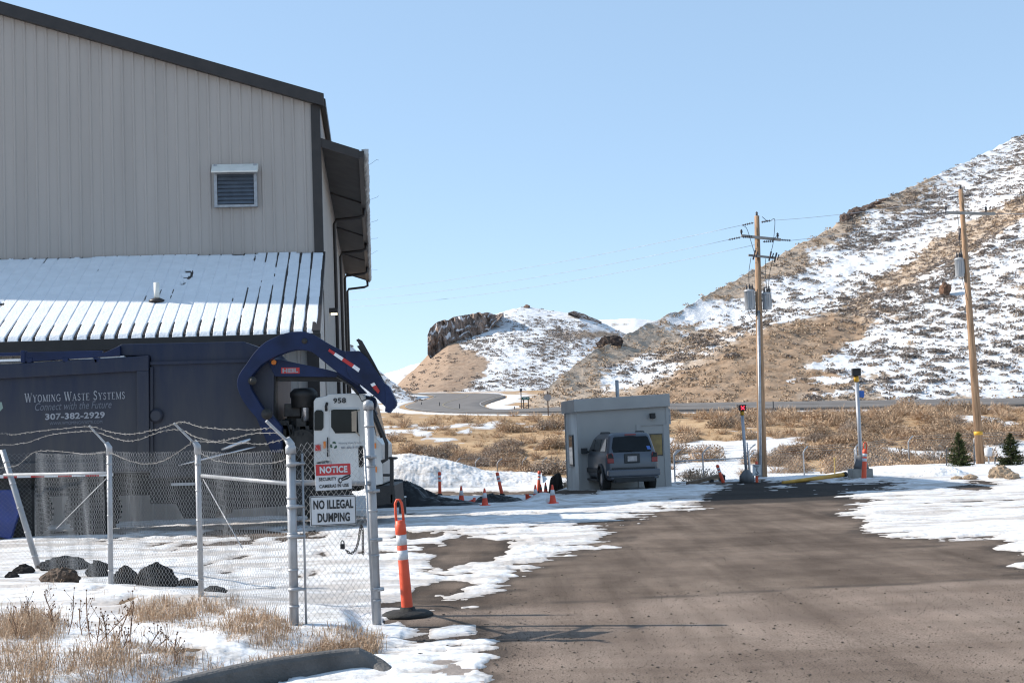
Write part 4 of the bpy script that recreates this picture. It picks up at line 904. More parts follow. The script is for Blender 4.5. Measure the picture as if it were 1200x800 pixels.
for k in range(14): m.prism([BB(-.03, .12+k*.2, zb), BB(-.03, .15+k*.2, zb), BB(-.03, .15+k*.2, H0), BB(-.03, .12+k*.2, H0)], bux*.017)
m.build('side_panel', MBSUNLIT, wa)
m = MB(); m.prism([BB(-.035, -.02, zb), BB(.07, -.02, zb), BB(.07, -.02, H0), BB(-.035, -.02, H0)], buy*.06); m.prism([BB(-.05, bdp-.06, zb), BB(.04, bdp-.06, zb), BB(.04, bdp-.06, H0), BB(-.05, bdp-.06, H0)], buy*.06); m.prism([BB(bw-.07, -.02, zb), BB(bw+.02, -.02, zb), BB(bw+.02, -.02, H1), BB(bw-.07, -.02, H1)], buy*.06); m.build('corner_post', MFRM if 0 else MBOOTH2, wa)
p0 = P(671.5, 468, Yb-.12); hp_ = p0.z-ztl
m = MB(); m.prism([BB(-.13, -.12, H0-.02), BB(bw+.06, -.12, H1-.02), BB(bw+.06, -.12, H1+hp_), BB(-.13, -.12, H0+hp_)], buy*(bdp+.25)); m.build('parapet', MBOOTH2, gb, bevel=.015)
def bpx(px_, py_): p = PN(px_, py_, b0, buy)-b0; return p.dot(bux), p.z
def bquad(mb, x0, y0, x1, y1, d=.02, back=.0):
    a, c = bpx(x0, y1), bpx(x1, y0); mb.prism([BB(a[0], -d-back, a[1]), BB(c[0], -d-back, a[1]), BB(c[0], -d-back, c[1]), BB(a[0], -d-back, c[1])], buy*d); return mb
m = MB(); bquad(m, 748.5, 497, 750.5, 571, .03); bquad(m, 780, 497, 782, 570, .03); bquad(m, 750.5, 496.5, 780, 498.5, .03); df = m.build('door', MBOOTH2, gb)
m = MB(); bquad(m, 750.7, 498.7, 779.8, 571, .012); m.build('door_leaf', MBOOTH, df)
m = MB(); bquad(m, 762, 507.5, 776, 534, .02, .012); dw = m.build('window', MFRM, df)
m = MB(); bquad(m, 763, 508.5, 775, 533, .006, .034); m.build('pane', M('booth_glass', (.05, .04, .02), .1, var=.7, scale=2.5, col2=(.16, .11, .03), spec=.6), dw)
m = MB(); bquad(m, 752.5, 536, 754.5, 538.5, .06, .012); m.build('handle', MGALV, df)
pw = bpx(764, 487); m = MB(); m.box(BB(pw[0], -.10, pw[1]), (.17, .18, .17), Matrix.Rotation(.1, 3, 'Z')); m.build('wall_lamp', MBLK, gb, bevel=.02)
m = MB(); m.prism([BB(-.075, 1.0, 1.02), BB(-.075, 1.9, 1.02), BB(-.075, 1.9, 2.05), BB(-.075, 1.0, 2.05)], bux*.07); sw = m.build('side_window', MFRM, gb)
m = MB(); m.quad(BB(-.078, 1.06, 1.08), BB(-.078, 1.84, 1.08), BB(-.078, 1.84, 1.99), BB(-.078, 1.06, 1.99)); m.build('pane', MGLS, sw)
mx_ = bpx(731, 466)[0]; m = MB(); m.tube([BB(mx_, 1.2, H0), BB(mx_, 1.2, H0+1.02)], .06, 8); m.build('roof_pipe', MGALV, gb)
m = MB(); m.box(BB(bw+.06, .3, H1-.35), (.14, .3, .5)); m.build('meter_box', MGALV, gb)
lm = MB(); bquad(lm, 705, 565, 748, 567.0, .015)

# ------------------------------------------------------------------ SUV
MSUV = M('silver_car_paint', (.105, .115, .135), .28, .4, var=.06, scale=1.5); MPLAS = M('dark_bumper', (.03, .031, .033), .6, var=.2)
sr = P(733, 575, 41.6); SUVX = sr.x; suv = thing('parked_car', 'silver four wheel drive estate car parked in front of the grey guard booth', 'car', on_ground(sr.x-.05, 41.6+2.2, -.0), math.radians(8.0))
suv.scale = (0.97, 1.0, 1.05)
def loft(rings, closed=True):
    m = MB(); n = len(rings[0]); vs = [p for r in rings for p in r]
    fs = [(i*n+j, i*n+(j+1) % n, (i+1)*n+(j+1) % n, (i+1)*n+j) for i in range(len(rings)-1) for j in range(n)]
    fs.append(tuple(range(n))[::-1]); fs.append(tuple((len(rings)-1)*n+j for j in range(n))); m.add(vs, fs, True); return m
def rring(hw, yr, yf, z, c=.18, crown=0):
    pts = []
    for (cx, cy, a0) in ((hw-c, yf-c, 0), (-hw+c, yf-c, 90), (-hw+c, yr+c, 180), (hw-c, yr+c, 270)):
        for k in range(5):
            a = math.radians(a0+k*22.5); x = cx+c*math.cos(a); pts.append((x, cy+c*math.sin(a), z+crown*(1-(x/hw)**2)))
    return pts
body = loft([rring(.74, -2.12, 2.10, .36), rring(.80, -2.2, 2.2, .42), rring(.835, -2.22, 2.25, .56), rring(.845, -2.22, 2.24, .78), rring(.84, -2.21, 2.2, .98), rring(.815, -2.19, 2.12, 1.09, crown=.02), rring(.79, -2.17, 1.05, 1.125, crown=.01),
             rring(.775, -2.155, .98, 1.18), rring(.70, -2.03, .45, 1.50), rring(.665, -1.97, .2, 1.63), rring(.60, -1.88, .02, 1.70), rring(.45, -1.7, -.15, 1.725)])
body.build('body', MSUV, suv, local=True)
def grehw(z): return np.interp(z, [1.18, 1.50, 1.63], [.775, .70, .665])
def greyr(z): return np.interp(z, [1.18, 1.50, 1.63], [-2.155, -2.03, -1.97])
def slab(mb, pts, off, th=.012):
    a = [Vector(p)+Vector(off)*.006 for p in pts]; mb.prism(a, Vector(off)*th); return mb
m = MB(); rw = [(-.60, greyr(1.17), 1.17), (.60, greyr(1.17), 1.17), (.635, greyr(1.3), 1.3), (.555, greyr(1.585), 1.585), (.5, greyr(1.61), 1.61), (-.5, greyr(1.61), 1.61), (-.555, greyr(1.585), 1.585), (-.635, greyr(1.3), 1.3)]
slab(m, rw, (0, -1, 0)); m.build('rear_window', MGLS, suv, local=True)
for s in (-1, 1):
    for (ya, yb, yc, yd) in ((-1.85, -1.05, -1.0, -1.72), (-.98, -.12, -.10, -.95), (-.05, .72, .25, -.03)):
        m = MB(); slab(m, [(s*grehw(1.2), ya, 1.2), (s*grehw(1.2), yb, 1.2), (s*grehw(1.55), yc, 1.55), (s*grehw(1.55), yd, 1.55)], (s, 0, .2)); m.build('side_window', MGLS, suv, local=True)
    m = MB(); m.prism([(s*.60, -2.245, .86), (s*.80, -2.225, .86), (s*.80, -2.215, 1.12), (s*.66, -2.215, 1.15), (s*.62, -2.235, 1.1)], (0, .16, 0)); tlmp = m.build('tail_light', M('tail_light_red', (.22, .01, .012), .25, var=.1), suv, local=True, bevel=.01)
    m = MB(); m.prism([(s*.61, -2.25, 1.0), (s*.79, -2.23, 1.0), (s*.78, -2.225, 1.12), (s*.67, -2.225, 1.14)], (0, .03, 0)); m.build('lens', MGLS, tlmp, local=True)
    for y in (-1.38, 1.36):
        m = MB(); n = 18; pr = []
        for k in range(n+1):
            a = math.pi*k/n; pr.append((math.cos(a), math.sin(a)))
        vs = []
        for (c_, s_) in pr:
            for r_, x_ in ((.40, s*.83), (.47, s*.835), (.47, s*.90), (.40, s*.90)): vs.append((x_, y+c_*r_, .37+s_*r_))
        m.add(vs, [(4*i+j, 4*i+(j+1) % 4, 4*i+4+(j+1) % 4, 4*i+4+j) for i in range(n) for j in range(4)], True); m.build('wheel_arch', MPLAS, suv, local=True)
        m = MB(); r = .37; m.lathe((s*.60, y, r), [(r*.5, 0), (r*.93, 0), (r, .04), (r, .22), (r*.93, .26), (r*.6, .26), (r*.58, .2)], 26, axis=(s, 0, 0)); w_ = m.build('wheel', MRUB, suv, local=True)
        m = MB(); m.lathe((s*.60, y, r), [(r*.58, .2), (r*.5, .245), (r*.2, .25), (.02, .26)], 20, axis=(s, 0, 0)); m.build('rim', M('alloy_rim', (.38, .38, .4), .35, .7, var=.1), w_, local=True)
    m = MB(); m.box((s*.97, .62, 1.20), (.2, .14, .17)); m.tube([(s*.80, .66, 1.16), (s*.92, .63, 1.18)], .03, 6); m.build('wing_mirror', MPLAS, suv, local=True, bevel=.03)
    m = MB(); m.tube([(s*.55, -1.6, 1.70), (s*.56, -1.5, 1.742), (s*.58, -.35, 1.742), (s*.57, -.25, 1.70)], .02, 8); m.build('roof_rail', MPLAS, suv, local=True)
    m = MB(); m.box((s*.86, -.15, .62), (.05, 1.9, .14)); m.build('side_moulding', MPLAS, suv, local=True, bevel=.015)
    m = MB(); m.box((s*.80, -.02, .33), (.16, 1.9, .06)); m.build('running_board', MPLAS, suv, local=True, bevel=.02)
m = MB(); m.box((0, -2.30, .57), (1.66, .22, .20)); m.box((0, -2.27, .44), (1.5, .16, .1)); bmp = m.build('rear_bumper', MSUV, suv, local=True, bevel=.04)
m = MB(); m.box((0, -2.26, .69), (1.35, .12, .055)); m.build('bumper_step', MPLAS, bmp, local=True)
m = MB(); m.box((0, -2.20, .375), (1.3, .3, .13)); m.box((0, -.2, .36), (1.2, 4, .12)); m.tube([(-.6, -2.0, .33), (-.6, -2.35, .33)], .035, 8); m.build('underbody', MBLK, suv, local=True)
m = MB(); m.box((-.02, -2.225, .98), (.50, .05, .28)); pr_ = m.build('plate_recess', MPLAS, suv, local=True, bevel=.02)
m = MB(); m.box((-.02, -2.255, .97), (.30, .012, .15)); m.build('number_plate', M('plate_face', (.40, .36, .35), .5, var=.3, scale=9), pr_, local=True)
m = MB(); m.box((0, -2.0, 1.665), (.36, .05, .035)); m.build('brake_light', MATS['tail_light_red'], suv, local=True)
m = MB(); m.tube([(0, -2.19, 1.19), (-.2, -2.17, 1.22), (-.42, -2.165, 1.205)], .012, 5); m.build('rear_wiper', MBLK, suv, local=True)
m = MB(); m.quad((.5, -2.10, 1.22), (.61, -2.10, 1.22), (.58, -2.075, 1.32), (.47, -2.075, 1.32))
for v in range(len(m.v)): m.v[v] = (m.v[v][0], np.interp(m.v[v][2], [1.18, 1.5], [-2.155, -2.03])-.03, m.v[v][2])
m.build('window_sticker', M('blue_sticker', (.06, .14, .42), .5), suv, local=True)
m = MB(); m.prism([(-.72, 1.0, 1.15), (.72, 1.0, 1.15), (.62, .4, 1.58), (-.62, .4, 1.58)], (0, .03, .02)); m.build('windscreen', MGLS, suv, local=True)

# ------------------------------------------------------------------ chain-link fence and gate
MWIRE = M('galvanised_wire', (.30, .305, .315), .45, .4, var=.2, scale=4); MPOST = M('galvanised_post', (.36, .365, .38), .45, .45, var=.14, scale=5, bump=.1, bscale=40)
MBARB = M('barbed_wire', (.21, .20, .19), .6, .4, var=.3)
def netting(name, corner, ua, n_len, h, parent, topz, botz, r=.0016, pitch=.0708, bulge=0.0, seed=0, mat=None, skew=None):
    """diamond wire netting: zigzag strands woven along a panel; corner = lower start, ua = unit along, topz(s) / botz(s)"""
    nrm = Vector((-ua.y, ua.x, 0)); V = []; Fc = []
    cols = int(n_len/(pitch/2)); rows = int(h/(pitch/2))+1
    def node(i, j):
        s = i*pitch/2; t = j/rows; zb_, zt = botz(s), topz(s)
        z = zb_ + (zt-zb_)*t
        wob = bulge*math.sin(t*math.pi)*math.sin(s*2.1+seed) + bulge*.6*math.sin(s*5.3+t*4+seed)
        jit = .004*math.sin(i*1.7+j*.6+seed)
        return Vector(corner)+ua*(s+jit)+nrm*wob+UZ*(z+.003*math.sin(i*.9+j*2.1))
    for i in range(0, cols-1, 1):                   # each strand zigzags between column i and i+1
        pts = [node(i + ((j+i) % 2), j) for j in range(rows+1)]
        off = nrm*(.002 if i % 2 else -.002)
        base = len(V)
        for k, p in enumerate(pts):
            V += [p+off+ua*r, p+off-ua*(r*.5)+nrm*(r*.87), p+off-ua*(r*.5)-nrm*(r*.87)]
        for k in range(len(pts)-1):
            for a in range(3): Fc.append((base+3*k+a, base+3*k+(a+1) % 3, base+3*k+3+(a+1) % 3, base+3*k+3+a))
    V = np.array([tuple(v) for v in V])
    if parent is not None: V = V-np.array(parent.location)
    return np_mesh(name, V, Fc, mat or MWIRE, smooth=True, parent=parent)
pA, pB, pC, pD = G(345.5, 752), G(236, 713), G(130, 694), G(46, 668)
tA, tB, tC, tD = P(340.5, 524, pA.y), P(231.5, 526, pB.y), P(128, 527, pC.y), P(3, 527, pD.y)
for q in (pA, pB, pC, pD): q.z = float(hz(q.x, q.y))
fe = thing('chain_link_fence', 'sagging chain link fence with barbed wire arms along the left edge of the yard', 'fence', pB)
def post(parent, b, t, r, cap=True, nm='post'):
    m = MB(); b = Vector(b); t = Vector(t); m.tube([b-(t-b).normalized()*.15, b+(t-b)*.5, t], r, 14)
    if cap:
        d = (t-b).normalized(); m.lathe(t-d*.06, [(r*1.18, 0), (r*1.18, .06), (r*.9, .085), (.01, .10)], 14, axis=tuple(d))
    for k in (.12, .32, .52, .72, .9): m.lathe(b+(t-b)*k, [(r*1.03, -.012), (r*1.14, -.011), (r*1.14, .011), (r*1.03, .012)], 12, axis=tuple((t-b).normalized()))
    return m.build(nm, MPOST, parent)
PA, PB_, PC, PD = post(fe, pA, tA, .044), post(fe, pB, tB, .033), post(fe, pC, tC, .034), post(fe, pD, tD, .045, cap=False)
arms = {}
for nm, po, t, e in (('A', PA, tA, P(312, 493, pA.y-.12)), ('B', PB_, tB, P(204, 495.5, pB.y-.1)), ('C', PC, tC, P(104.5, 498.5, pC.y-.1))):
    m = MB(); m.tube([t-UZ*.03, t+UZ*.03, t+UZ*.05+(e-t)*.15], [.042, .042, .03], 10); m.bar(t+UZ*.03, e, .035, .022)
    a = m.build('wire_arm', MPOST, fe); a.parent = po; arms[nm] = (t+UZ*.03, e)
def rail(a, b, r=.021, nm='rail', par=None): m = MB(); m.tube([a, b], r, 10); return m.build(nm, MPOST, par or fe)
rail(P(5, 556, pD.y), P(126, 554, pC.y)); rail(P(236, 557, pB.y), P(340, 566.5, pA.y))
rail(P(125, 560, pC.y-.05), P(66, 619, (pC.y+pD.y)/2), .006, 'truss_rod'); rail(P(238, 561, pB.y-.05), P(284, 642, (pA.y+pB.y)/2), .006, 'truss_rod')
def span(name, b0_, t0_, b1_, t1_, seed, bulge, par, top_sag=.03):
    u = Vector((b1_.x-b0_.x, b1_.y-b0_.y, 0)); L_ = u.length; u.normalize()
    z0t, z1t = t0_.z-.01, t1_.z-.01; z0b, z1b = b0_.z+.03, b1_.z+.03
    return netting(name, (b0_.x, b0_.y-.0, 0), u, L_, 1.78, par, lambda s: z0t+(z1t-z0t)*s/L_-top_sag*math.sin(math.pi*s/L_), lambda s: z0b+(z1b-z0b)*s/L_+.02*math.sin(s*3), seed=seed, bulge=bulge)
off_ = Vector((-.03, -.05, 0))
span('netting', pB+off_, tB, pA+off_, tA, 1, .025, fe); span('netting', pC+off_, tC, pB+off_, tB, 2, .045, fe, .02); span('netting', pD+off_, Vector((pD.x, pD.y, tD.z-.05)), pC+off_, tC, 3, .03, fe)
pE = Vector((pD.x-2.8, pD.y-.7, float(hz(pD.x-2.8, pD.y-.7)))); tE = pE+UZ*1.82
post(fe, pE, tE, .036); span('netting', pE+off_, tE, pD+off_, Vector((pD.x, pD.y, tD.z-.05)), 4, .03, fe)
def barbed(pts, seed, par=fe):
    rr = random.Random(seed); q = catmull([Vector(p) for p in pts], 14); m = MB()
    q = [p+Vector((0, 0, rr.uniform(-.006, .006))) for p in q]; m.tube(q, .0033, 5)
    for i in range(3, len(q)-1, 4):
        p = q[i]
        for s in (-1, 1): m.tube([p+Vector((.006*s, 0, .016)), p+Vector((-.006*s, .005, -.016))], .0022, 4)
    return m.build('barbed_wire', MBARB, par)
def arm_at(n, f): t, e = arms[n]; return t+(e-t)*f
yE = pE.y
barbed([P(-60, 512, yE), P(0, 508, pD.y), P(15, 509, pD.y), P(35, 506.5, pC.y+2), P(70, 502.5, pC.y+1), arm_at('C', .95), P(125, 505, pC.y-.3), P(145, 508.5, pC.y-.8), P(165, 507, pC.y-1.2), P(187, 502, pB.y+.3), arm_at('B', .97), P(215, 494.5, pB.y-.2), P(237, 500.5, pB.y-.7), P(268, 503, pB.y-1.3), P(300, 503, pA.y+.4), arm_at('A', .72)], 1)
barbed([P(-60, 524, yE), P(0, 521.5, pD.y), P(30, 518.5, pC.y+2), P(60, 509.5, pC.y+1), P(90, 506, pC.y+.3), arm_at('C', .72), P(140, 515, pC.y-.6), P(160, 515.5, pC.y-1.2), P(190, 505, pB.y+.3), arm_at('B', .70), P(230, 512, pB.y-.4), P(255, 517, pB.y-1), P(275, 513, pB.y-1.5), P(293, 508.5, pA.y+.5), arm_at('A', .50)], 2)
barbed([P(0, 548, pD.y-.05), P(20, 545, pD.y-.6), P(38, 531, pC.y+1.5), P(60, 528, pC.y+1), P(100, 532, pC.y+.3), P(127, 530, pC.y-.1), P(140, 535, pC.y-.4), P(165, 543, pC.y-1), P(190, 540, pB.y+.6), P(222, 520.5, pB.y), arm_at('B', .25), P(250, 518, pB.y-.6), P(285, 519, pB.y-1.4), P(310, 520, pA.y+.3), arm_at('A', .22)], 3)
barbed([P(236, 531, pB.y-.08), P(255, 540, pB.y-.6), P(290, 543, pB.y-1.5), P(320, 542, pA.y+.3), P(341, 535, pA.y-.08)], 4)
# gate panel
pG = G(442, 735); tG = P(431.5, 473, pG.y)
gt = thing('gate_panel', 'narrow chain link gate panel carrying the two warning signs beside the driveway', 'gate', (pA.x+.06, pA.y, pA.z))
post(gt, pG, tG, .046); gdir = Vector((pG.x-pA.x, pG.y-pA.y, 0)); gl = gdir.length; gdir.normalize(); gn = Vector((gdir.y, -gdir.x, 0))
a0 = pA+gdir*.02+gn*.06
netting('netting', (a0.x, a0.y, 0), gdir, gl-.09, 1.75, gt, lambda s: 1.83+.035*math.sin(s*9), lambda s: .04, r=.0021, seed=8, bulge=.012)
def GP(px_, py_, f=.03): return PN(px_, py_, pA+gn*f, gn)
m = MB(); m.tube([GP(354, 531, .07), GP(359, 735, .07)], .011, 8); gb1 = m.build('tension_bar', MPOST, gt)
m = MB(); m.tube([GP(427, 525, .07), GP(437.5, 730, .07)], .011, 8); m.build('tension_bar', MPOST, gt)
rail(GP(345, 565, 0), GP(433, 566, 0), .024, 'rail', gt)
for (x0, x1, y) in ((343, 357, 543), (343, 357, 593), (344, 358, 628), (345, 358, 690), (426, 434, 535), (429, 438, 575), (431, 441, 632), (434, 443, 690)):
    m = MB(); m.tube([GP(x0, y, .06), GP(x1, y, .08)], .012, 8); m.lathe(GP(x0 if x0 < 400 else x1, y, .04)-UZ*.015, [(.06, 0), (.062, .0), (.062, .03), (.06, .03)], 12); m.build('tie_band', MPOST, gt)
# signs on the gate
MSIGNW = M('sign_white', (.60, .60, .61), .5, var=.06, scale=3); MSIGNR = M('sign_red', (.50, .025, .03), .5, var=.05)
def sign(name, quad, label, th=.006, f=.10):
    q = [GP(*p, f) for p in quad]; c = sum(q, Vector())/4; r = ((q[1]-q[0])+(q[2]-q[3])).normalized(); u = ((q[0]-q[3])+(q[1]-q[2])).normalized()
    w = ((q[1]-q[0]).length+(q[2]-q[3]).length)/2; h = ((q[0]-q[3]).length+(q[1]-q[2]).length)/2
    t = thing(name, label, 'sign', c); return t, c, r, u, w, h
t, c, r, u, w, h = sign('warning_sign', [(369, 543.5), (411, 541.8), (412.5, 572.5), (370.2, 574.8)], 'red and white notice sign about security cameras, upper one on the gate panel')
nb = r.cross(u)
m = MB(); m.prism([c-r*w/2-u*h/2, c+r*w/2-u*h/2, c+r*w/2+u*h/2, c-r*w/2+u*h/2], nb*-.004); pn = m.build('sign_board', MSIGNW, t)
m = MB(); hb = h*.42; cb_ = c+u*(h/2-hb/2-.006); m.prism([cb_-r*(w/2-.008)-u*hb/2+nb*.001, cb_+r*(w/2-.008)-u*hb/2+nb*.001, cb_+r*(w/2-.008)+u*hb/2+nb*.001, cb_-r*(w/2-.008)+u*hb/2+nb*.001], nb*.001); m.build('red_header', MSIGNR, t)
lettering('lettering', 'NOTICE', cb_, r, u, w*.77, hb*.62, MSIGNW, t, bold=.045, lift=.005)
lettering('lettering', 'SECURITY', c+u*(-h*.08)-r*w*.17, r, u, w*.49, h*.13, MINK, t, bold=.03)
lettering('lettering', 'CAMERAS IN USE', c-u*h*.345, r, u, w*.82, h*.13, MINK, t, bold=.03)
m = MB(); cc = c+r*w*.29-u*h*.10; ra = (r+u*.22).normalized(); ua_ = u
m.quad(*[cc+ra*a*w+u*b_*h+nb*.004 for a, b_ in ((-.12, -.05), (.10, -.06), (.19, .0), (.17, .10), (.02, .11), (-.10, .06))])
m.quad(*[cc-ra*w*.12+r*math.cos(k*.524)*w*.055+u*math.sin(k*.524)*w*.06-u*h*.01+nb*.006 for k in range(12)]); pg = m.build('camera_symbol', MINK, t)
m = MB(); m.quad(*[cc-ra*w*.12+r*math.cos(k*.524)*w*.03+u*math.sin(k*.524)*w*.034-u*h*.01+nb*.008 for k in range(12)]); m.quad(*[cc+ra*a*w+u*b_*h+nb*.006 for a, b_ in ((-.06, .005), (.14, .03), (.14, .045), (-.06, .02))]); m.build('camera_lens', MSIGNW, t)
t, c, r, u, w, h = sign('warning_sign', [(363, 581.5), (417, 579.5), (417.8, 614), (364, 616.3)], 'white sign with black capitals against illegal dumping, lower one on the gate panel')
nb = r.cross(u)
m = MB(); m.prism([c-r*w/2-u*h/2, c+r*w/2-u*h/2, c+r*w/2+u*h/2, c-r*w/2+u*h/2], nb*-.004); m.build('sign_board', MSIGNW, t, bevel=.002)
m = MB()
for a_, b_, d_, e_ in ((-.5, -.5, .5, -.475), (-.5, .475, .5, .5), (-.5, -.475, -.485, .475), (.485, -.475, .5, .475)):
    m.quad(*[c+r*x*w*.98+u*y*h*.97+nb*.0015 for x, y in ((a_, b_), (d_, b_), (d_, e_), (a_, e_))])
m.build('border', MINK, t)
lettering('lettering', 'NO ILLEGAL', c+u*h*.21, r, u, w*.87, h*.31, MINK, t, bold=.035); lettering('lettering', 'DUMPING', c-u*h*.23, r, u, w*.70, h*.31, MINK, t, bold=.035)
# chain and padlock
ch = thing('chain', 'rusty steel chain with padlock hanging from the gate netting', 'chain', GP(423.5, 616, .09))
MCHN = M('dark_chain', (.035, .03, .028), .5, .6, var=.4)
def chain(px_list, off, name):
    q = catmull([GP(a, b, off) for a, b in px_list], 12); m = MB(); d = 0; k = 0; last = q[0]
    for i in range(1, len(q)):
        while (q[i]-last).length > .026:
            dr_ = (q[i]-last).normalized(); c = last+dr_*.013; last = last+dr_*.026
            sd = dr_.cross(gn).normalized() if k % 2 else gn; k += 1
            pts = [c+dr_*math.cos(a)*.019+sd*math.sin(a)*.0115 for a in [j*math.pi/5 for j in range(11)]]
            m.tube(pts, .0042, 5, cap=False)
    return m.build(name, MCHN, ch)
chain([(423, 615), (421.5, 624), (420, 634), (417, 643), (412, 648), (407.5, 646), (404, 642)], .09, 'chain_loop'); chain([(423.5, 615), (425, 621), (425.3, 640), (425.8, 652)], .10, 'chain_end')
pc = GP(401.5, 640, .095); m = MB(); m.box(pc, (.042, .026, .05)); m.tube([pc+Vector((-.014, 0, .02)), pc+Vector((-.014, 0, .045)), pc+Vector((0, 0, .06)), pc+Vector((.014, 0, .045)), pc+Vector((.014, 0, .02))], .006, 6); m.build('padlock', MBLK, ch, bevel=.006)

# ------------------------------------------------------------------ kerb
def kerb():
    top = [G(a, b, .15) for a, b in [(-200, 905), (-60, 862), (60, 838), (150, 816), (225, 796), (300, 779.5), (360, 770.5), (400, 765.5), (425, 763.5), (442, 764), (455, 768)]]
    top = catmull(top, 5); n = len(top); vs = []
    for i, p in enumerate(top):
        d = (top[min(i+1, n-1)]-top[max(i-1, 0)]); d.z = 0; d.normalize(); nn = Vector((d.y, -d.x, 0))
        f = np.clip((n-1-i)/11, 0, 1)**.9; zt = -.02 + .20*f
        for o_, z in ((-.04, -.2), (-.02, zt-.035), (0, zt-.01), (.025, zt), (.09, zt+.002), (.12, zt-.01), (.13, -.2)):
            q = p - nn*(o_-.04)*-1*-1
            vs.append((q.x, q.y, z))
    nc = 7
    o = np_mesh('kerb', vs, [f[::-1] for f in gridfaces(n, nc)], M('kerb_concrete', (.115, .107, .102), .9, var=.35, scale=2.5, bump=.4, bscale=35), smooth=False); return o
tag(kerb(), kind='structure')
# ------------------------------------------------------------------ traffic posts and cones
MORNG = M('safety_orange', (.72, .085, .03), .5, var=.10, scale=5); MREFL = M('reflective_white', (.58, .58, .60), .45, var=.12, scale=6); MBRUB = M('black_rubber', (.02, .019, .018), .85, var=.4, scale=6, bump=.3)
MCONE = M('cone_orange', (.70, .07, .03), .55, var=.15, scale=6)
def along(b, t, f): return b+(t-b)*f
def delineator(b, t, r, label, loop=True, base=True, rbase=.2):
    b = Vector(b); t = Vector(t); h = (t-b).length; ax = (t-b).normalized()
    d = thing('traffic_post', label, 'traffic post', b)
    hb = .80*h if loop else h
    m = MB(); m.lathe(b+ax*.02, [(r*1.05, 0), (r*1.05, hb*.05), (r, hb*.3), (r*.86, hb*.995), (r*.70, hb)], 18, axis=tuple(ax)); m.lathe(b+ax*(hb*.865), [(r*.9, 0), (r*1.02, .006), (r*1.0, hb*.115), (r*.8, hb*.125)], 18, axis=tuple(ax)); m.build('post', MORNG, d)
    if loop:
        sx = ax.cross(Vector((0, 1, 0))).normalized()
        pts = [b+ax*(hb*.97)-sx*r*.66] + [b+ax*(hb+(h-hb)*f)+sx*r*g for f, g in ((.5, -.66), (.82, -.58), (.97, -.25), (.97, .25), (.82, .58), (.5, .66))] + [b+ax*(hb*.97)+sx*r*.66]
        m = MB(); m.tube(pts, r*.24, 8); m.build('handle', MORNG, d)
    for f0, f1 in ((.565, .68), (.735, .85)):
        m = MB(); rr_ = r*1.015; m.lathe(b+ax*(hb*f0+.02), [(rr_*.93, 0), (rr_*.93, hb*(f1-f0))], 18, axis=tuple(ax)); m.build('reflective_band', MREFL, d)
    if base:
        m = MB(); m.lathe(b, [(rbase, -.01), (rbase, .02), (rbase*.85, .045), (r*1.5, .055), (r*1.3, .09)], 8 if rbase > .15 else 10); m.build('base', MBRUB, d)
    return d
b_ = G(478, 722); b_.z = float(hz(b_.x, b_.y))+.01
delineator(b_, P(466.5, 584.5, b_.y), .058, 'orange traffic post with loop handle and two white bands beside the gate', rbase=.27)
for (bx, by, tx, ty_, r, lab) in ((515.5, 580, 515, 553, .085, 'upright orange traffic post in front of the far snow bank'), (588.5, 580, 582.5, 553.5, .085, 'leaning orange traffic post between two small cones and the brush'),
                                  (631, 577, 632, 552, .085, 'orange traffic post close behind the cluster of cones left of the booth')):
    p = GT(bx, by); delineator(p, P(tx, ty_, p.y), r, lab, loop=False, rbase=.14)
p = GT(848, 566); delineator(p, P(840.5, 545, p.y), .055, 'tilted orange traffic post beside the fallen brown beam', loop=False, base=False)
p = GT(1009, 561)+Vector((0, -.35, 0)); p.z = float(hz(p.x, p.y)); delineator(p, P(1014, 518, p.y+.1), .075, 'orange traffic post leaning against the tall scale light base', rbase=.1, base=False)
p = GT(887, 566); p2 = P(886.5, 541, p.y); dsg = delineator(p, p2, .045, 'slim red post in the shade next to the low scale light', loop=False, base=False)
c = P(886.7, 550.5, p.y-.07); st = thing('notice_sign', 'small white notice with a black pictogram fixed to the slim red post', 'sign', c)
m = MB(); m.box(c, (.26, .012, .36), Matrix.Rotation(.05, 3, 'Y')); m.build('sign_board', MSIGNW, st)
m = MB()
for dz_, w_ in ((.13, .17), (.10, .12)): m.box(c+Vector((0, -.009, dz_)), (w_, .004, .014))
m.lathe(c+Vector((.01, -.009, .045)), [(.022, 0), (.022, .004)], 10, axis=(0, 1, 0)); m.tube([c+Vector((.0, -.009, .02)), c+Vector((.01, -.009, -.06)), c+Vector((.05, -.009, -.09)), c+Vector((.0, -.009, -.14)), c+Vector((-.04, -.009, -.10))], .014, 5)
m.box(c+Vector((0, -.009, .168)), (.25, .004, .008)); m.box(c+Vector((0, -.009, -.168)), (.25, .004, .008)); m.build('pictogram', MINK, st)
def cone(px_, by, ty_, label, dirty=False, dy=0):
    p = GT(px_, by); h = (P(px_, ty_, p.y)-P(px_, by, p.y)).length; p.y += dy; p.z = float(hz(p.x, p.y))+.03
    t = thing('traffic_cone', label, 'cone', p, .3)
    m = MB(); m.lathe((0, 0, .02), [(h*.20, 0), (h*.185, .02), (h*.05, h-.03), (h*.03, h-.02)], 16); m.build('body', MCONE, t, local=True)
    m = MB(); m.box((0, 0, .012), (h*.52, h*.52, .035)); m.build('base', MCONE if not dirty else MBRUB, t, local=True, bevel=.008)
    m = MB(); rr_ = lambda z: h*.185+(h*.05-h*.185)*(z-.04)/(h-.05)+.004
    m.lathe((0, 0, 0), [(rr_(h*.45), h*.45), (rr_(h*.73), h*.73)], 16); m.build('reflective_collar', MREFL if not dirty else M('grimy_collar', (.12, .11, .10), .7), t, local=True); return t
cone(541, 590, 570, 'small orange cone at the left end of the cone row, behind a fallen cone'); cone(568.5, 594, 573, 'small orange cone in front of the crumpled tarpaulin')
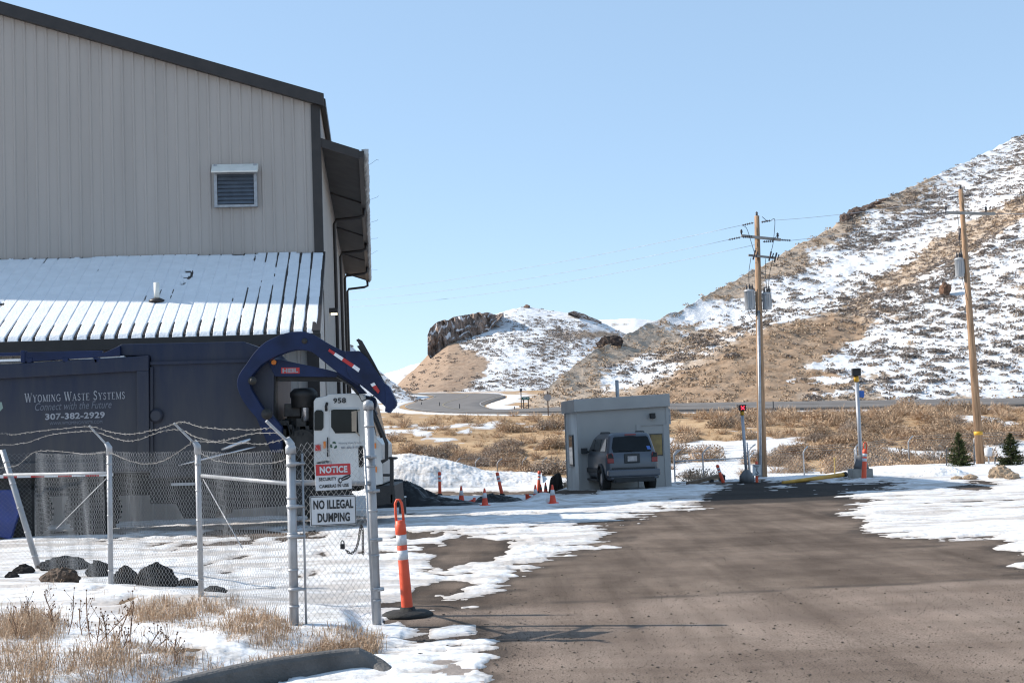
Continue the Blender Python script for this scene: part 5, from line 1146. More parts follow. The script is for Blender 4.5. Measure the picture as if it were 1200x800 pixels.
cone(628, 588, 569, 'small orange cone half buried in the little snow heap'); cone(634, 580, 568, 'dirty orange cone with a grey collar squeezed between two others', True)
cone(639.7, 580, 566, 'dark red cone just behind the dirty cone near the booth', True); cone(648, 591, 569, 'bright orange cone nearest the left corner of the guard booth')
def fallen(px_, py_, h, rz, label):
    p = GT(px_, py_); t = thing('traffic_cone', label, 'cone', p+Vector((0, 0, .09)), rz, group='cones knocked over in the snow')
    m = MB(); m.lathe((0, 0, 0), [(h*.20, 0), (h*.05, h), (h*.03, h+.01)], 14, axis=(1, 0, -.13)); m.build('body', MCONE, t, local=True)
    m = MB(); m.box((0, 0, .02), (.03, h*.5, h*.5)); m.build('base', MCONE, t, local=True, bevel=.006)
fallen(556, 590, .45, 2.8, 'knocked over cone lying in front of the tarpaulin'); fallen(618, 586, .4, .5, 'knocked over dull red cone left of the little snow heap'); fallen(636, 585.5, .35, .2, 'knocked over dull red cone between snow heap and booth')
# crumpled plastic sheets
MTARP = M('black_plastic_sheet', (.004, .0045, .006), .42, var=.4, scale=3, bump=.15, bscale=5, spec=.3); MTARP2 = M('grey_tarpaulin', (.008, .009, .012), .45, var=.5, scale=3, bump=.15, bscale=6)
def heap(name, x0, x1, yb_, prof, width, seed, mat, label, cat, folds=.10):
    p0, p1 = GT(x0, yb_), GT(x1, yb_); n, k = 150, 60; V = []
    for j in range(k):
        v = j/(k-1)*2-1
        for i in range(n):
            u = i/(n-1); X = p0.x+(p1.x-p0.x)*u; Y_ = p0.y+width*.5+v*width*.5+.3*float(fbm(u*4, v*1.0, 3, seed+4))
            hgt = float(interp(u, prof))*max(0, 1-abs(v)**2.2)
            f = (1-abs(float(fbm(u*4.5+v*.9, v*3.2-u*5.5, 4, seed)))*5)*folds*1.7*min(1, hgt*2.2+.2)*max(0, 1-abs(v)**4)
            ed = 1-max(abs(v), abs(2*u-1))**8
            V.append((X, Y_, float(hz(X, Y_))-.05+(hgt+f)*ed+.07*ed))
    o = np_mesh(name, V, gridfaces(k, n), mat); tag(o, label, cat); return o
heap('plastic_sheet', 436, 565, 597, [(0, .55), (.15, .70), (.3, .58), (.45, .34), (.6, .18), (.8, .09), (1, .03)], 2.2, 31, MTARP, 'long crumpled black plastic sheet spilling down in front of the truck', 'plastic sheet')
heap('tarpaulin', 552, 618, 591, [(0, .06), (.15, .15), (.4, .22), (.6, .15), (.85, .08), (1, .02)], 1.6, 37, MTARP2, 'low crumpled grey tarpaulin lying behind the small cones', 'tarpaulin', .12)
heap('rolled_mat', 643, 668, 577.5, [(0, .2), (.2, .42), (.6, .52), (1, .5)], .9, 43, M('dark_bundle', (.018, .013, .010), .9, var=.4), 'dark rounded bundle lying against the left side of the guard booth', 'bundle', .05)
p = GT(472, 602); t = P(471, 582.5, p.y)
o = thing('marker_post', 'short dark grey square post standing in the snow behind the orange traffic post', 'post', p)
m = MB(); m.box(p+Vector((0, 0, (t.z-p.z)/2)), (.17, .12, t.z-p.z)); m.build('post', M('grey_post', (.07, .072, .075), .7), o, bevel=.01); m = MB(); m.box(Vector((p.x, p.y, t.z+.012)), (.19, .14, .03)); m.build('cap', MRSNOW, o, bevel=.008)
# snow bank pushed up beyond the yard
def snowbank(label, x0, x1, yb_, prof, depth, seed):
    p0, p1 = GT(x0, yb_), GT(x1, yb_); n, k = 200, 70; V = []
    for j in range(k):
        v = j/(k-1)
        for i in range(n):
            u = i/(n-1); X = p0.x+(p1.x-p0.x)*u; Y_ = p0.y+v*depth
            h = float(interp(u, prof))*math.sin(math.pi*min(1, v*1.05+.0))**.7
            h += min(1, h*3)*(.22*float(fbm(X*1.6, Y_*1.6, 5, seed))+.10*abs(float(fbm(X*5, Y_*5, 3, seed+5)))*2)
            V.append((X, Y_, float(hz(X, Y_))-.12+h+.05))
    o = np_mesh('snow_bank', V, gridfaces(k, n), MSNOW); tag(o, label, 'snow bank'); attr(o, 'dirty', .35*sst(.02, .25, fbm(np.array([v[0] for v in V])*1.5, np.array([v[2] for v in V])*3, 4, seed+8))); return o
snowbank('rough white bank of ploughed snow behind the orange traffic posts', 395, 640, 576, [(0, 1.2), (.15, 1.5), (.3, 1.6), (.45, 1.45), (.58, 1.15), (.7, .75), (.85, .55), (1, .3)], 7, 61)
snowbank('low smooth snow bank at the foot of the two small spruces', 1078, 1172, 560, [(0, .1), (.3, .28), (.7, .3), (1, .1)], 1.4, 67)

# ------------------------------------------------------------------ scale lights
MPOLE = M('painted_pole', (.36, .37, .40), .4, .3, var=.1); MYELW = M('yellow_paint', (.62, .33, .02), .5, var=.15); MCONC = M('concrete', (.30, .285, .26), .9, var=.2, scale=4, bump=.3)
MLED = M('red_lamp', (.5, .02, .03), .4, var=.02, emit=((1, .03, .06), 2.2))
def scale_light(bx, by, top, head, label, lit, r):
    b = GT(bx, by); t = P(*top, b.y); sl_ = thing('scale_light', label, 'signal light', b)
    ax = (t-b).normalized()
    m = MB(); m.tube([b+ax*.2, t], r, 12); m.build('pole', MPOLE, sl_)
    (x0, y0, x1, y1) = head; c0_, c1_ = P(x0, y1, b.y-.1), P(x1, y0, b.y-.1); c = (c0_+c1_)/2; w = abs(c1_.x-c0_.x); h = abs(c1_.z-c0_.z)
    m = MB(); m.box(c, (w, .16, h)); m.box(c+Vector((0, -.12, h/2-.01)), (w, .14, .02)); hd = m.build('signal_head', MBLK, sl_, bevel=.008)
    if lit:
        m = MB(); q = c+Vector((0, -.085, 0)); k = w*.24; m.bar(q+Vector((-k, 0, -k)), q+Vector((k, 0, k)), .02, .05, (0, 1, 0)); m.bar(q+Vector((-k, -.0, k)), q+Vector((k, -.0, -k)), .024, .052, (0, 1, 0)); m.build('cross', MLED, hd)
    m = MB(); m.tube([t-ax*.02, Vector((c.x, b.y-.05, c.z-h/2))], r*1.25, 12); m.build('collar', MYELW, sl_)
    return sl_, b, ax
s1, b1, ax1 = scale_light(875.5, 565.5, (869.8, 485), (866, 474, 873.7, 481.5), 'low scale light showing a lit red cross at the edge of the dark shade', True, .05)
m = MB(); m.lathe(b1, [(.25, 0), (.24, .22), (.10, .40), (.07, .42)], 4); m.build('base', M('grey_base', (.13, .13, .135), .7), s1)
m = MB(); m.tube([b1+Vector((.09, .05, .3)), b1+ax1*1.3+Vector((.10, .05, 0))], .02, 6); m.build('cable_pipe', MPOLE, s1)
s2, b2, ax2 = scale_light(1010, 560, (1003.8, 446), (998.6, 431.5, 1008, 440.5), 'tall unlit scale light with black head on a concrete block', False, .065)
m = MB(); m.box(b2+Vector((-.02, .1, .13)), (.68, .6, .34)); m.build('concrete_block', MCONC, s2, bevel=.02)
m = MB(); m.lathe(b2+Vector((0, 0, .30)), [(.25, 0), (.22, .12), (.12, .42), (.08, .44)], 4); m.build('base', MATS['grey_base'], s2)
m = MB(); m.tube([b2+Vector((-.13, .05, .3)), b2+ax2*1.0+Vector((-.12, .05, 0))], .022, 6); m.build('cable_pipe', MPOLE, s2)
q0, q1 = P(1006.4, 465.5, b2.y), P(1012.5, 457.5, b2.y); m = MB(); m.box((q0+q1)/2, (abs(q1.x-q0.x), .02, abs(q1.z-q0.z)), Matrix.Rotation(.06, 3, 'Y')); m.box((q0+q1)/2+Vector((-.08, 0, .0)), (.1, .03, .03)); m.build('blue_plate', M('blue_plate', (.03, .12, .42), .5), s2)
# fallen beam and yellow pipe
a, c = GT(806, 568.3), GT(846, 563.5); o = thing('beam', 'weathered brown timber beam lying on blocks right of the guard booth', 'beam', a)
m = MB(); m.bar(a+Vector((0, 0, .05)), c+Vector((0, 0, .20)), .14, .12); m.build('timber', M('old_timber', (.16, .11, .075), .9, var=.35, scale=3), o, bevel=.01)
m = MB(); m.box(c+Vector((0, 0, .05)), (.2, .3, .34)); m.build('end_block', MBLK, o, bevel=.02); q = along(a, c, .68); m = MB(); m.box(q+Vector((0, 0, .05)), (.14, .3, .12)); m.build('support_block', MBLK, o)
a, c = GT(918, 566.5), GT(991, 562.0); c = c+Vector((0, .2, .16)); o = thing('pipe', 'long yellow pipe with a black open end lying behind the dark asphalt', 'pipe', a)
m = MB(); m.tube([a+Vector((0, .1, .02)), c], [.055, .07], 12); m.build('tube', M('yellow_pipe', (.62, .34, .06), .5, var=.2), o); m = MB(); d = (c-a).normalized(); m.lathe(c-d*.03, [(.08, 0), (.085, .12), (.05, .12), (.05, .02)], 12, axis=tuple(d)); m.build('end_cap', MBLK, o)

# ------------------------------------------------------------------ utility poles and wires
MWOOD = M('pole_wood', (.27, .155, .085), .85, var=.3, scale=2.5, stretch=(6, 6, .5), bump=.3, bscale=12, col2=(.34, .215, .13)); MARM = M('weathered_arm', (.30, .28, .26), .7, var=.2); MINS = M('insulator', (.05, .045, .05), .5, var=.3); MCAN = M('transformer_can', (.36, .37, .385), .45, .2, var=.08)
def upole(base, top, Yp, r0, r1, label):
    b = P(*base, Yp); g_ = float(hz(b.x, b.y)); t = P(*top, Yp); ax = (t-b).normalized(); b = b-ax*((b.z-g_)/ax.z+.2)
    u = thing('utility_pole', label, 'utility pole', (b.x, b.y, g_)); m = MB(); m.tube([b, (b+t)/2, t], [r0, (r0+r1)/2, r1], 16); m.build('pole', MWOOD, u); return u, b, t, ax
def ins_string(m, a, c, n=5, r=.05):
    a = Vector(a); c = Vector(c); d = (c-a).normalized(); m.tube([a, c], .015, 6)
    for k in range(n):
        q = a+(c-a)*((k+.7)/(n+.4)); m.lathe(q-d*.02, [(.02, 0), (r, .01), (r*.8, .035), (.02, .04)], 10, axis=tuple(d))
def pin(m, q): m.lathe(q, [(.02, -.05), (.03, .02), (.06, .06), (.035, .09), (.055, .12), (.03, .16), (.012, .18)], 10)
def can(u, x0, x1, y0, y1, Yc):
    a, c = P(x0, y1, Yc), P(x1, y0, Yc); r = abs(c.x-a.x)/2; h = c.z-a.z; ctr = Vector(((a.x+c.x)/2, Yc, a.z))
    m = MB(); m.lathe(ctr, [(r*.92, 0), (r*.95, .02), (r*.95, h*.86), (r*1.03, h*.87), (r*1.03, h*.91), (r*.8, h*.97), (.05, h)], 20)
    for k in range(3):
        a_ = k*.7+.4; m.bar(ctr+Vector((math.cos(a_-2.4)*r*.98, math.sin(a_-2.4)*r*.98, h*.15)), ctr+Vector((math.cos(a_-2.4)*r*.98, math.sin(a_-2.4)*r*.98, h*.8)), .03, .03)
    tc_ = m.build('transformer', MCAN, u)
    m = MB()
    for dx in (-.5, .1, .55): m.lathe(ctr+Vector((dx*r, -.05, h*.93)), [(.03, 0), (.05, .05), (.03, .08), (.05, .12), (.03, .17), (.015, .26)], 8)
    m.build('bushing', MINS, tc_)
Y1 = 55.0
u1, ub, ut, uax = upole((893.5, 556), (886.9, 253), Y1, .20, .10, 'nearer left utility pole with two transformer cans and a grey conduit')
def arm_(u, a, c, w=.11, Yp=Y1): m = MB(); m.bar(P(*a, Yp-.17), P(*c, Yp-.17), w, w); return m.build('crossarm', MARM, u, bevel=.01)
A1 = arm_(u1, (868.5, 276.3), (915, 281)); A2 = arm_(u1, (877, 299), (908, 302.2), .09)
for s_, e_ in (((883, 261), (869, 264.2)), ((892, 260.4), (903, 258.5)), ((868, 278), (853.5, 281)), ((915, 281.2), (927, 281.8)), ((894, 283.2), (907, 282.8)), ((882, 277), (870, 278))):
    m = MB(); ins_string(m, P(*s_, Y1-.2), P(*e_, Y1-.2)); m.build('insulator', MINS, u1)
for q in ((869, 275.5), (911.5, 279.5)): m = MB(); pin(m, P(*q, Y1-.17)+Vector((0, 0, .06))); m.build('insulator', MINS, u1)
m = MB(); pin(m, ut+Vector((0, 0, .0))); m.build('insulator', MINS, u1)
for q in ((884, 299), (902.6, 300.5), (909, 302)): m = MB(); z = P(*q, Y1-.3); m.tube([z+Vector((-.06, 0, -.18)), z+Vector((.05, 0, .2))], .035, 7); m.tube([z+Vector((.06, 0, -.1)), z+Vector((.14, 0, .13))], .025, 7); m.build('fuse_cutout', MINS, u1)
can(u1, 872.7, 884.2, 338.5, 363, Y1-.05); can(u1, 893.6, 903.8, 342, 363, Y1-.05)
m = MB(); cb0 = P(893.6, 556, Y1-.2); cb0.z = ub.z+.1; m.tube([cb0+Vector((-.10, -.06, 0)), P(888.9, 364, Y1-.22)], .062, 10); m.build('conduit', MGALV, u1)
m = MB()
for pts in (((872, 265), (876, 270), (884, 296)), ((903, 259), (908, 258), (906, 285), (902.6, 297)), ((880, 302), (877.5, 320), (878, 338)), ((897, 303), (897, 322), (899, 341)), ((906, 303), (902, 320), (900, 341)), ((879, 362), (884, 368), (888, 365)), ((876, 362), (880, 372), (887, 375), (888.5, 364)), ((899, 363), (894, 370), (890, 365)), ((893, 254), (899, 259)), ((911, 276), (906, 281))):
    m.tube(catmull([P(*q, Y1-.28) for q in pts], 5), .012, 5)
m.build('jumper_wire', MBLK, u1)
Y2 = 53.0
u2, vb, vt, vax = upole((1149, 543), (1125.7, 222), Y2, .17, .085, 'leaning right utility pole with one transformer can standing between two small spruces')
m = MB(); m.bar(P(1107, 249.3, Y2-.17), P(1166, 250.7, Y2-.17), .11, .11); m.build('crossarm', MARM, u2, bevel=.01)
for s_, e_ in (((1109, 249), (1098, 250.8)), ((1123, 230.6), (1113, 231.5)), ((1129, 229.5), (1138, 228.5))):
    m = MB(); ins_string(m, P(*s_, Y2-.2), P(*e_, Y2-.2)); m.build('insulator', MINS, u2)
for q in ((1108.5, 248), (1155.5, 249)): m = MB(); pin(m, P(*q, Y2-.17)+Vector((0, 0, .06))); m.build('insulator', MINS, u2)
m = MB(); pin(m, vt); m.build('insulator', MINS, u2)
can(u2, 1119.6, 1129, 301.5, 324.5, Y2-.05)
m = MB(); z = P(1124.5, 275, Y2-.25); m.tube([z+Vector((-.02, 0, -.2)), z+Vector((.03, 0, .25))], .04, 7); m.build('fuse_cutout', MINS, u2)
m = MB()
for pts in (((1124, 266), (1122, 252)), ((1124.5, 281), (1126, 300)), ((1127, 324), (1131, 340), (1134, 352))): m.tube(catmull([P(*q, Y2-.28) for q in pts], 5), .012, 5)
m.build('jumper_wire', MBLK, u2)
m = MB(); tq = vb+(vt-vb)*.125; m.lathe(tq, [(.165, 0), (.166, .0), (.166, .14), (.16, .14)], 16, axis=tuple(vax)); m.build('yellow_tag', MYELW, u2)
def wire(name, a, c, sag, label, r=.008):
    a = Vector(a); c = Vector(c); m = MB(); pts = [a+(c-a)*(k/24)-UZ*sag*4*(k/24)*(1-k/24) for k in range(25)]; m.tube(pts, r, 5)
    o = m.build(name, M('line_wire', (.34, .36, .40), .5, .3), None); tag(o, label, 'power line', 'overhead power lines')
for k, (pa, pc, ly) in enumerate((((868, 264.2), (300, 350), 'uppermost overhead wire running from the left utility pole behind the warehouse'), ((853.5, 281), (300, 356), 'middle overhead wire running from the left utility pole behind the warehouse'), ((884, 287), (300, 362), 'lowest overhead wire running from the left utility pole behind the warehouse'))):
    wire('power_line', P(*pa, Y1-.2), P(*pc, 88), .55+.1*k, ly)
for pa, pc, ly in (((903, 258.5), (1113, 231.5), 'upper overhead wire between the two utility poles'), ((927, 281.8), (1098, 250.8), 'lower overhead wire between the two utility poles')):
    wire('power_line', P(*pa, Y1-.2), P(*pc, Y2-.2), .12, ly, .008)
wire('power_line', P(1138, 228.5, Y2-.2), P(1320, 205, 60), .3, 'overhead wire leaving the right utility pole at its top', .008)
wire('power_line', P(1166, 250, Y2-.2), P(1320, 228, 60), .3, 'overhead wire leaving the crossarm of the right utility pole', .008)

# ------------------------------------------------------------------ far fences, road signs
def farfence(label, cols, Yf, arm_dx, rails=(), netb=True):
    p0 = P(cols[0][0], cols[0][1], Yf); f = thing('wire_fence', label, 'fence', (p0.x, Yf, float(hz(p0.x, Yf)))); tops = []
    for (x, y) in cols:
        t = P(x, y, Yf); g_ = float(hz(t.x, Yf)); m = MB(); k = t.z-.28
        m.tube([(t.x, Yf, g_-.1), (t.x, Yf, k), (t.x+arm_dx*.12, Yf, k+.14), (t.x+arm_dx*.34, Yf, k+.30)], .035, 8); m.build('post', MPOST, f); tops.append(Vector((t.x, Yf, k)))
    m = MB()
    for a, c in zip(tops, tops[1:]):
        for dz_ in (.28, .18, .05): m.tube([a+Vector((arm_dx*dz_, 0, dz_)), c+Vector((arm_dx*dz_, 0, dz_))], .006, 4)
        g0, g1 = float(hz(a.x, Yf)), float(hz(c.x, Yf))
        n = max(2, int((c.x-a.x)/.16)); h = a.z-g0
        for i in range(n):
            s = i/n; q = a+(c-a)*s; w = h*(c.x-a.x)/((c.x-a.x))
            for s2 in (-1, 1):
                e = q+Vector((s2*h*.9, 0, -h*.95)); lim0, lim1 = tops[0].x, tops[-1].x
                if lim0 <= e.x <= lim1: m.tube([q, e], .0035, 3, cap=False)
    m.build('netting', MWIRE, f)
    for (x0, y0, x1, y1) in rails: m = MB(); m.tube([P(x0, y0, Yf), P(x1, y1, Yf)], .03, 8); m.build('rail', MPOST, f)
    return f
farfence('distant wire fence with bent arm posts behind the snow bank', [(455, 541), (482, 539), (509.5, 537), (534, 537), (557, 536.5), (582.5, 537.5), (612, 536), (635.6, 536), (662, 535), (690, 534), (724, 532), (758, 530), (789, 527)], 87, .9)
farfence('distant wire fence with one pale rail right of the guard booth', [(789.5, 527), (823, 524), (877, 521)], 64.5, 1.0, rails=((790, 540.5, 822, 538.5), (823, 538.5, 872, 536.5)))
farfence('distant wire fence with bent posts behind the scale lights and spruces', [(878, 530), (941, 523), (1001, 520), (1064, 511), (1141, 508), (1215, 505), (1290, 502)], 66, .7)
for x, y0, y1 in ((1109, 526, 544), (1141, 519, 538), (1166, 535, 549), (978, 536, 556)):
    t = P(x, y0, 52.5); m = MB(); g_ = float(hz(t.x, t.y)); m.tube([(t.x-.03, t.y, g_-.1), tuple(t)], .025, 6); m.lathe(t, [(.03, -.1), (.035, -.09), (.035, 0), (.01, .01)], 6)
    lab = {1109: 'thin dark stake left of the left spruce', 1141: 'thin dark stake between the left spruce and the leaning pole', 1166: 'thin dark stake tilting beside the right spruce', 978: 'thin dull stake in the snow left of the tall scale light'}[x]
    tag(m.build('stake', MFRM if x != 978 else M('dull_yellow', (.35, .24, .07), .7)), lab, 'stake')
t = P(1158, 529.5, 52.8); o = thing('bucket', 'small white container beside the foot of the leaning utility pole', 'container', t); m = MB(); m.lathe(t, [(.10, -.16), (.14, -.12), (.16, .1), (.13, .16), (.05, .19)], 14); m.build('tank', MREFL, o); m = MB(); m.tube([t+Vector((0, 0, -.15)), Vector((t.x, t.y, float(hz(t.x, t.y))-.1))], .03, 6); m.build('stem', MGALV, o)
def road_sign(px_, base, Yp, plate, label, mat, shape, posts=(0,)):
    b = P(px_, base, Yp); g_ = min(b.z, float(hz(b.x, b.y))); o = thing('road_sign', label, 'road sign', b); (x0, y0, x1, y1) = plate
    a, c = P(x0, y1, Yp), P(x1, y0, Yp); ctr = (a+c)/2; w = abs(c.x-a.x); h = abs(c.z-a.z)
    for dx in posts: m = MB(); m.bar((ctr.x+dx*w, Yp+.06, g_-.3), (ctr.x+dx*w, Yp+.06, c.z+(.3 if shape == 'oct' else 0)), .12, .08); m.build('post', M('rusty_post', (.16, .11, .085), .8), o)
    m = MB()
    if shape == 'oct': m.prism([ctr+Vector((math.cos(math.pi/8+k*math.pi/4)*w/1.85, 0, math.sin(math.pi/8+k*math.pi/4)*h/1.85)) for k in range(8)], (0, .03, 0))
    else: m.box(ctr, (w, .03, h))
    m.build('plate', mat, o); return o, ctr, w, h
road_sign(641.8, 488.5, 136, (637.6, 461.5, 646, 469.5), 'grey back of an octagonal road sign on a rusty post left of the booth', M('sign_back', (.33, .33, .34), .5, .2), 'oct')
o, ctr, w, h = road_sign(616.3, 481, 152, (611.5, 464.6, 620.6, 468.4), 'small green road sign on two posts by the highway bend', M('sign_green', (.01, .12, .075), .5), 'rect', (-.3, .32))
m = MB()
for k, dx in enumerate((-.3, -.15, .0, .2, .33)): m.box(ctr+Vector((dx*w, -.02, 0)), (.06+.03*(k % 2), .008, .12))
m.build('legend', MREFL, o)
road_sign(610.4, 478, 158, (609, 455, 611.8, 458.8), 'tiny dark sign on a thin pole beside the green road sign', MFRM, 'rect')
for x, b_y, t_y, Yp in ((494, 478, 471, 190), (515, 479, 471, 180), (538.5, 481, 473, 166), (603, 483, 476, 152), (1070, 487, 470, 136.5), (864, 487, 474, 138), (906, 487, 470, 138)):
    t = P(x, t_y, Yp); g_ = float(hz(t.x, t.y)); m = MB(); m.bar((t.x, t.y, g_-.2), (t.x, t.y, t.z), .10, .04); o = m.build('road_marker', MFRM); tag(o, 'thin dark marker post at the edge of the highway', 'marker post', 'marker posts along the highway')

# ------------------------------------------------------------------ rocks
MASPH = M('broken_asphalt', (.014, .013, .013), .95, var=.5, scale=6, bump=.8, bscale=18, col2=(.028, .026, .025), spec=.1); MSAND = M('sandstone', (.34, .25, .17), .95, var=.3, scale=4, bump=.5, bscale=12)
def rk(px_, by, w_px, h_px, seed, mat, label, rough=.30, name='rock', sy=.8):
    p = G(px_, by) if by > 600 else GT(px_, by); z = float(hz(p.x, p.y)); s = FPX/p.y; w = w_px/s/2*.92; h = h_px/s*.88
    o = rock(name, (p.x, p.y, z+h*.36), 1.0, seed, mat, sub=4, rough=rough, sq=(w*1.1, w*sy, h*.72)); o.rotation_euler = (0, 0, 0); tag(o, label, 'rock'); return o
rk(74, 668, 56, 17, 21, MASPH, 'long low black rock behind the foot of the leaning fence post'); rk(116, 677, 30, 22, 22, MASPH, 'black rock just left of the middle fence post'); rk(146, 689, 32, 24, 23, MASPH, 'grey black rock between the long low rock and the tallest rock'); rk(184, 693, 44, 31, 24, MASPH, 'tallest black rock with a blunt top behind the netting'); rk(220, 690, 28, 13, 25, MASPH, 'low black rock at the foot of the second fence post')
rk(252, 703, 28, 10, 26, MASPH, 'flat dark clod just right of the second fence post'); rk(14, 678, 18, 9, 27, MASPH, 'small black clod in the snow at the left edge'); rk(28, 673, 26, 12, 28, MASPH, 'black clod at the foot of the leaning fence post, left side')
rk(72, 694, 46, 24, 29, M('leafy_rubble', (.04, .032, .027), .95, var=.7, scale=14, bump=.8, bscale=20, col2=(.09, .06, .042)), 'low mound of brown rubble and dead leaves in front of the black rocks', .38)
rk(1175, 561, 30, 18, 31, MSAND, 'pale tan boulder at the foot of the right spruce', .32); rk(1137, 562, 18, 7, 32, MSAND, 'flat tan rock right of the low snow bank', .3); rk(1122, 562, 14, 5, 33, MSAND, 'small flat tan rock in front of the left spruce', .3); rk(1186, 562, 18, 9, 34, MSAND, 'small orange tan rock right of the pale boulder', .3)
rk(493, 771, 16, 6, 35, MASPH, 'dark clod on the snow past the end of the kerb', .3)
sl_ = MB(); q = [G(505, 806), G(508, 771), G(552, 768), G(570, 806)]; sl_.prism([v+UZ*.012 for v in q], (0, 0, -.05)); tag(sl_.build('pavement', M('worn_concrete', (.24, .20, .175), .9, var=.2, scale=3, bump=.3), None), kind='structure')
# ------------------------------------------------------------------ plants
def veg_mat(name, c0, c1, trans=.25):
    m = bpy.data.materials.new(name); m.use_nodes = True; nt = m.node_tree; N = nt.nodes; L = nt.links; b = N['Principled BSDF']
    g = N.new('ShaderNodeNewGeometry'); r = N.new('ShaderNodeValToRGB'); r.color_ramp.elements[0].color = (*c0, 1); r.color_ramp.elements[1].color = (*c1, 1); L.new(g.outputs['Random Per Island'], r.inputs[0])
    oi = N.new('ShaderNodeObjectInfo'); h = N.new('ShaderNodeHueSaturation'); L.new(r.outputs[0], h.inputs['Color'])
    mr = N.new('ShaderNodeMapRange'); mr.inputs[3].default_value = .72; mr.inputs[4].default_value = 1.25; L.new(oi.outputs['Random'], mr.inputs[0]); L.new(mr.outputs[0], h.inputs['Value'])
    L.new(h.outputs[0], b.inputs['Base Color']); b.inputs['Roughness'].default_value = .9; b.inputs['Specular IOR Level'].default_value = .1
    MATS[name] = m; return m
MSHR = veg_mat('dry_shrub', (.25, .165, .105), (.54, .40, .28)); MSHR2 = veg_mat('grey_shrub', (.20, .155, .125), (.42, .34, .275)); MSHR3 = veg_mat('yellow_grass', (.42, .275, .155), (.64, .465, .295)); MSAGE = veg_mat('sagebrush', (.17, .138, .12), (.36, .305, .265)); MDGR = veg_mat('dead_grass', (.27, .175, .11), (.52, .385, .27)); MWEED = veg_mat('weed', (.12, .075, .05), (.24, .15, .10)); MSPR = veg_mat('spruce_needles', (.02, .034, .014), (.085, .095, .04))
def twigs(n, R, H, w, rng, curved=True, low=.0):
    """n thin blades springing from the base and from inside the bush: returns verts, faces (quads)"""
    a = rng.uniform(0, 2*np.pi, n); e = np.arccos(rng.uniform(low, 1, n)); rad = R*rng.uniform(.55, 1.0, n)
    d = np.stack([np.cos(a)*np.sin(e), np.sin(a)*np.sin(e), np.cos(e)], -1)
    tip = d*np.stack([rad, rad, rad*H/R], -1)
    st = tip*rng.uniform(.0, .6, n)[:, None]+rng.normal(0, .05*R, (n, 3)); st[:, 2] = np.abs(st[:, 2])
    tip = tip+rng.normal(0, .09*R, (n, 3)); tip[:, 2] = np.maximum(tip[:, 2], .02)
    ax = tip-st; sd = np.cross(ax, rng.normal(0, 1, (n, 3))); sd /= np.linalg.norm(sd, axis=1)[:, None]+1e-9; sd *= w*rng.uniform(.6, 1.3, n)[:, None]
    V = np.stack([st-sd, st+sd, tip+sd*.5, tip-sd*.5], 1).reshape(-1, 3); F = np.arange(4*n).reshape(n, 4); return V, F
def merge(name, parts, mat, kind='stuff', label=None, cat=None):
    V = []; F = []; o = 0
    for v, f in parts: V.append(v); F.append(f+o); o += len(v)
    ob = np_mesh(name, np.concatenate(V), np.concatenate(F), mat, smooth=False); tag(ob, label, cat, kind=kind); return ob
def clump(n, R, H, w, rng):
    a = rng.uniform(0, 2*np.pi, n); r = R*np.sqrt(rng.uniform(0, 1, n)); q = np.sqrt(np.clip(1-(r/R)**2, 0, 1))
    c = np.stack([r*np.cos(a), r*np.sin(a), H*q*rng.uniform(.25, 1.0, n)], -1)
    d = rng.normal(0, 1, (n, 3)); d[:, 2] = np.abs(d[:, 2])+.4; d /= np.linalg.norm(d, axis=1)[:, None]; s = np.cross(d, rng.normal(0, 1, (n, 3))); s /= np.linalg.norm(s, axis=1)[:, None]+1e-9
    k = rng.uniform(.6, 1.4, n)[:, None]*w; d = d*k; s = s*k*.7
    V = np.stack([c-d-s*.4, c-d*.2+s, c+d, c-d*.1-s], 1).reshape(-1, 3); V[:, 2] = np.maximum(V[:, 2], -.05); return V, np.arange(4*n).reshape(n, 4)
# shrubs of the brush field
cand = []
for _ in range(9000):
    Yc = 52+86*RNG.random()**.9; pxx = RNG.uniform(380, 1420); Xc = (pxx-600)/FPX*Yc
    cand.append((Xc, Yc))
cand = np.array(cand); cz = hz(cand[:, 0], cand[:, 1]); ms = snow_mask(cand[:, 0], cand[:, 1])
cpx, cpy = proj(cand[:, 0], cand[:, 1], cz)
dens = .75+2.4*fbm(cand[:, 0]/7, cand[:, 1]/12, 3, 901)
right = sst(740, 800, cpx)
pk = np.clip(dens*(.55+.5*right), 0, 1)*np.where(ms > 10, .06, 1)*np.where(cand[:, 1] < 56, .15*right+.02, 1)*np.where((cand[:, 1] < 84) & (cpx < 670), 0, 1)*np.where(cand[:, 1] > 133, .25, 1)
pk = np.where((cpx < 650) & (cand[:, 1] > 84) & (cand[:, 1] < 102), np.maximum(pk, .75*np.where(ms > 10, .25, 1)), pk)
pk = pk*np.where((cpx < 640) & (cand[:, 1] > 102), .5, 1)*np.where((cpx > 1050) & (cand[:, 1] < 62), .2, 1)*np.where((cpx > 640) & (cpx < 800) & (cand[:, 1] < 53), 0, 1)
sel = cand[RNG.random(len(cand)) < pk*.30]
sz = RNG.uniform(.45, 1.15, len(sel))*np.where(RNG.random(len(sel)) < .25, 1.25, 1)
order = np.argsort(-(sz/sel[:, 1])); sel = sel[order]; sz = sz[order]
protos = []
for k in range(8):
    V, F = twigs(360, 1.0, 1.05 if k % 2 else .85, .009, RNG, low=.05); V2, F2 = clump(950, .92, .95 if k % 2 else .78, .036, RNG); V2 = V2+.10*np.sin(V2*7+k); F = np.concatenate([F, F2+len(V)]); V = np.concatenate([V, V2])
    o = np_mesh('shrub', V, F, MSHR if k % 8 < 5 else MSHR2, smooth=False); tag(o, ['bushy tan leafless shrub in the snowy brush field', 'greyish leafless shrub in the snowy brush field'][0 if k < 5 else 1], 'shrub', 'tan shrubs of the brush field' if k < 5 else 'greyish shrubs of the brush field'); protos.append(o)
NI = min(300, len(sel)); used = set()
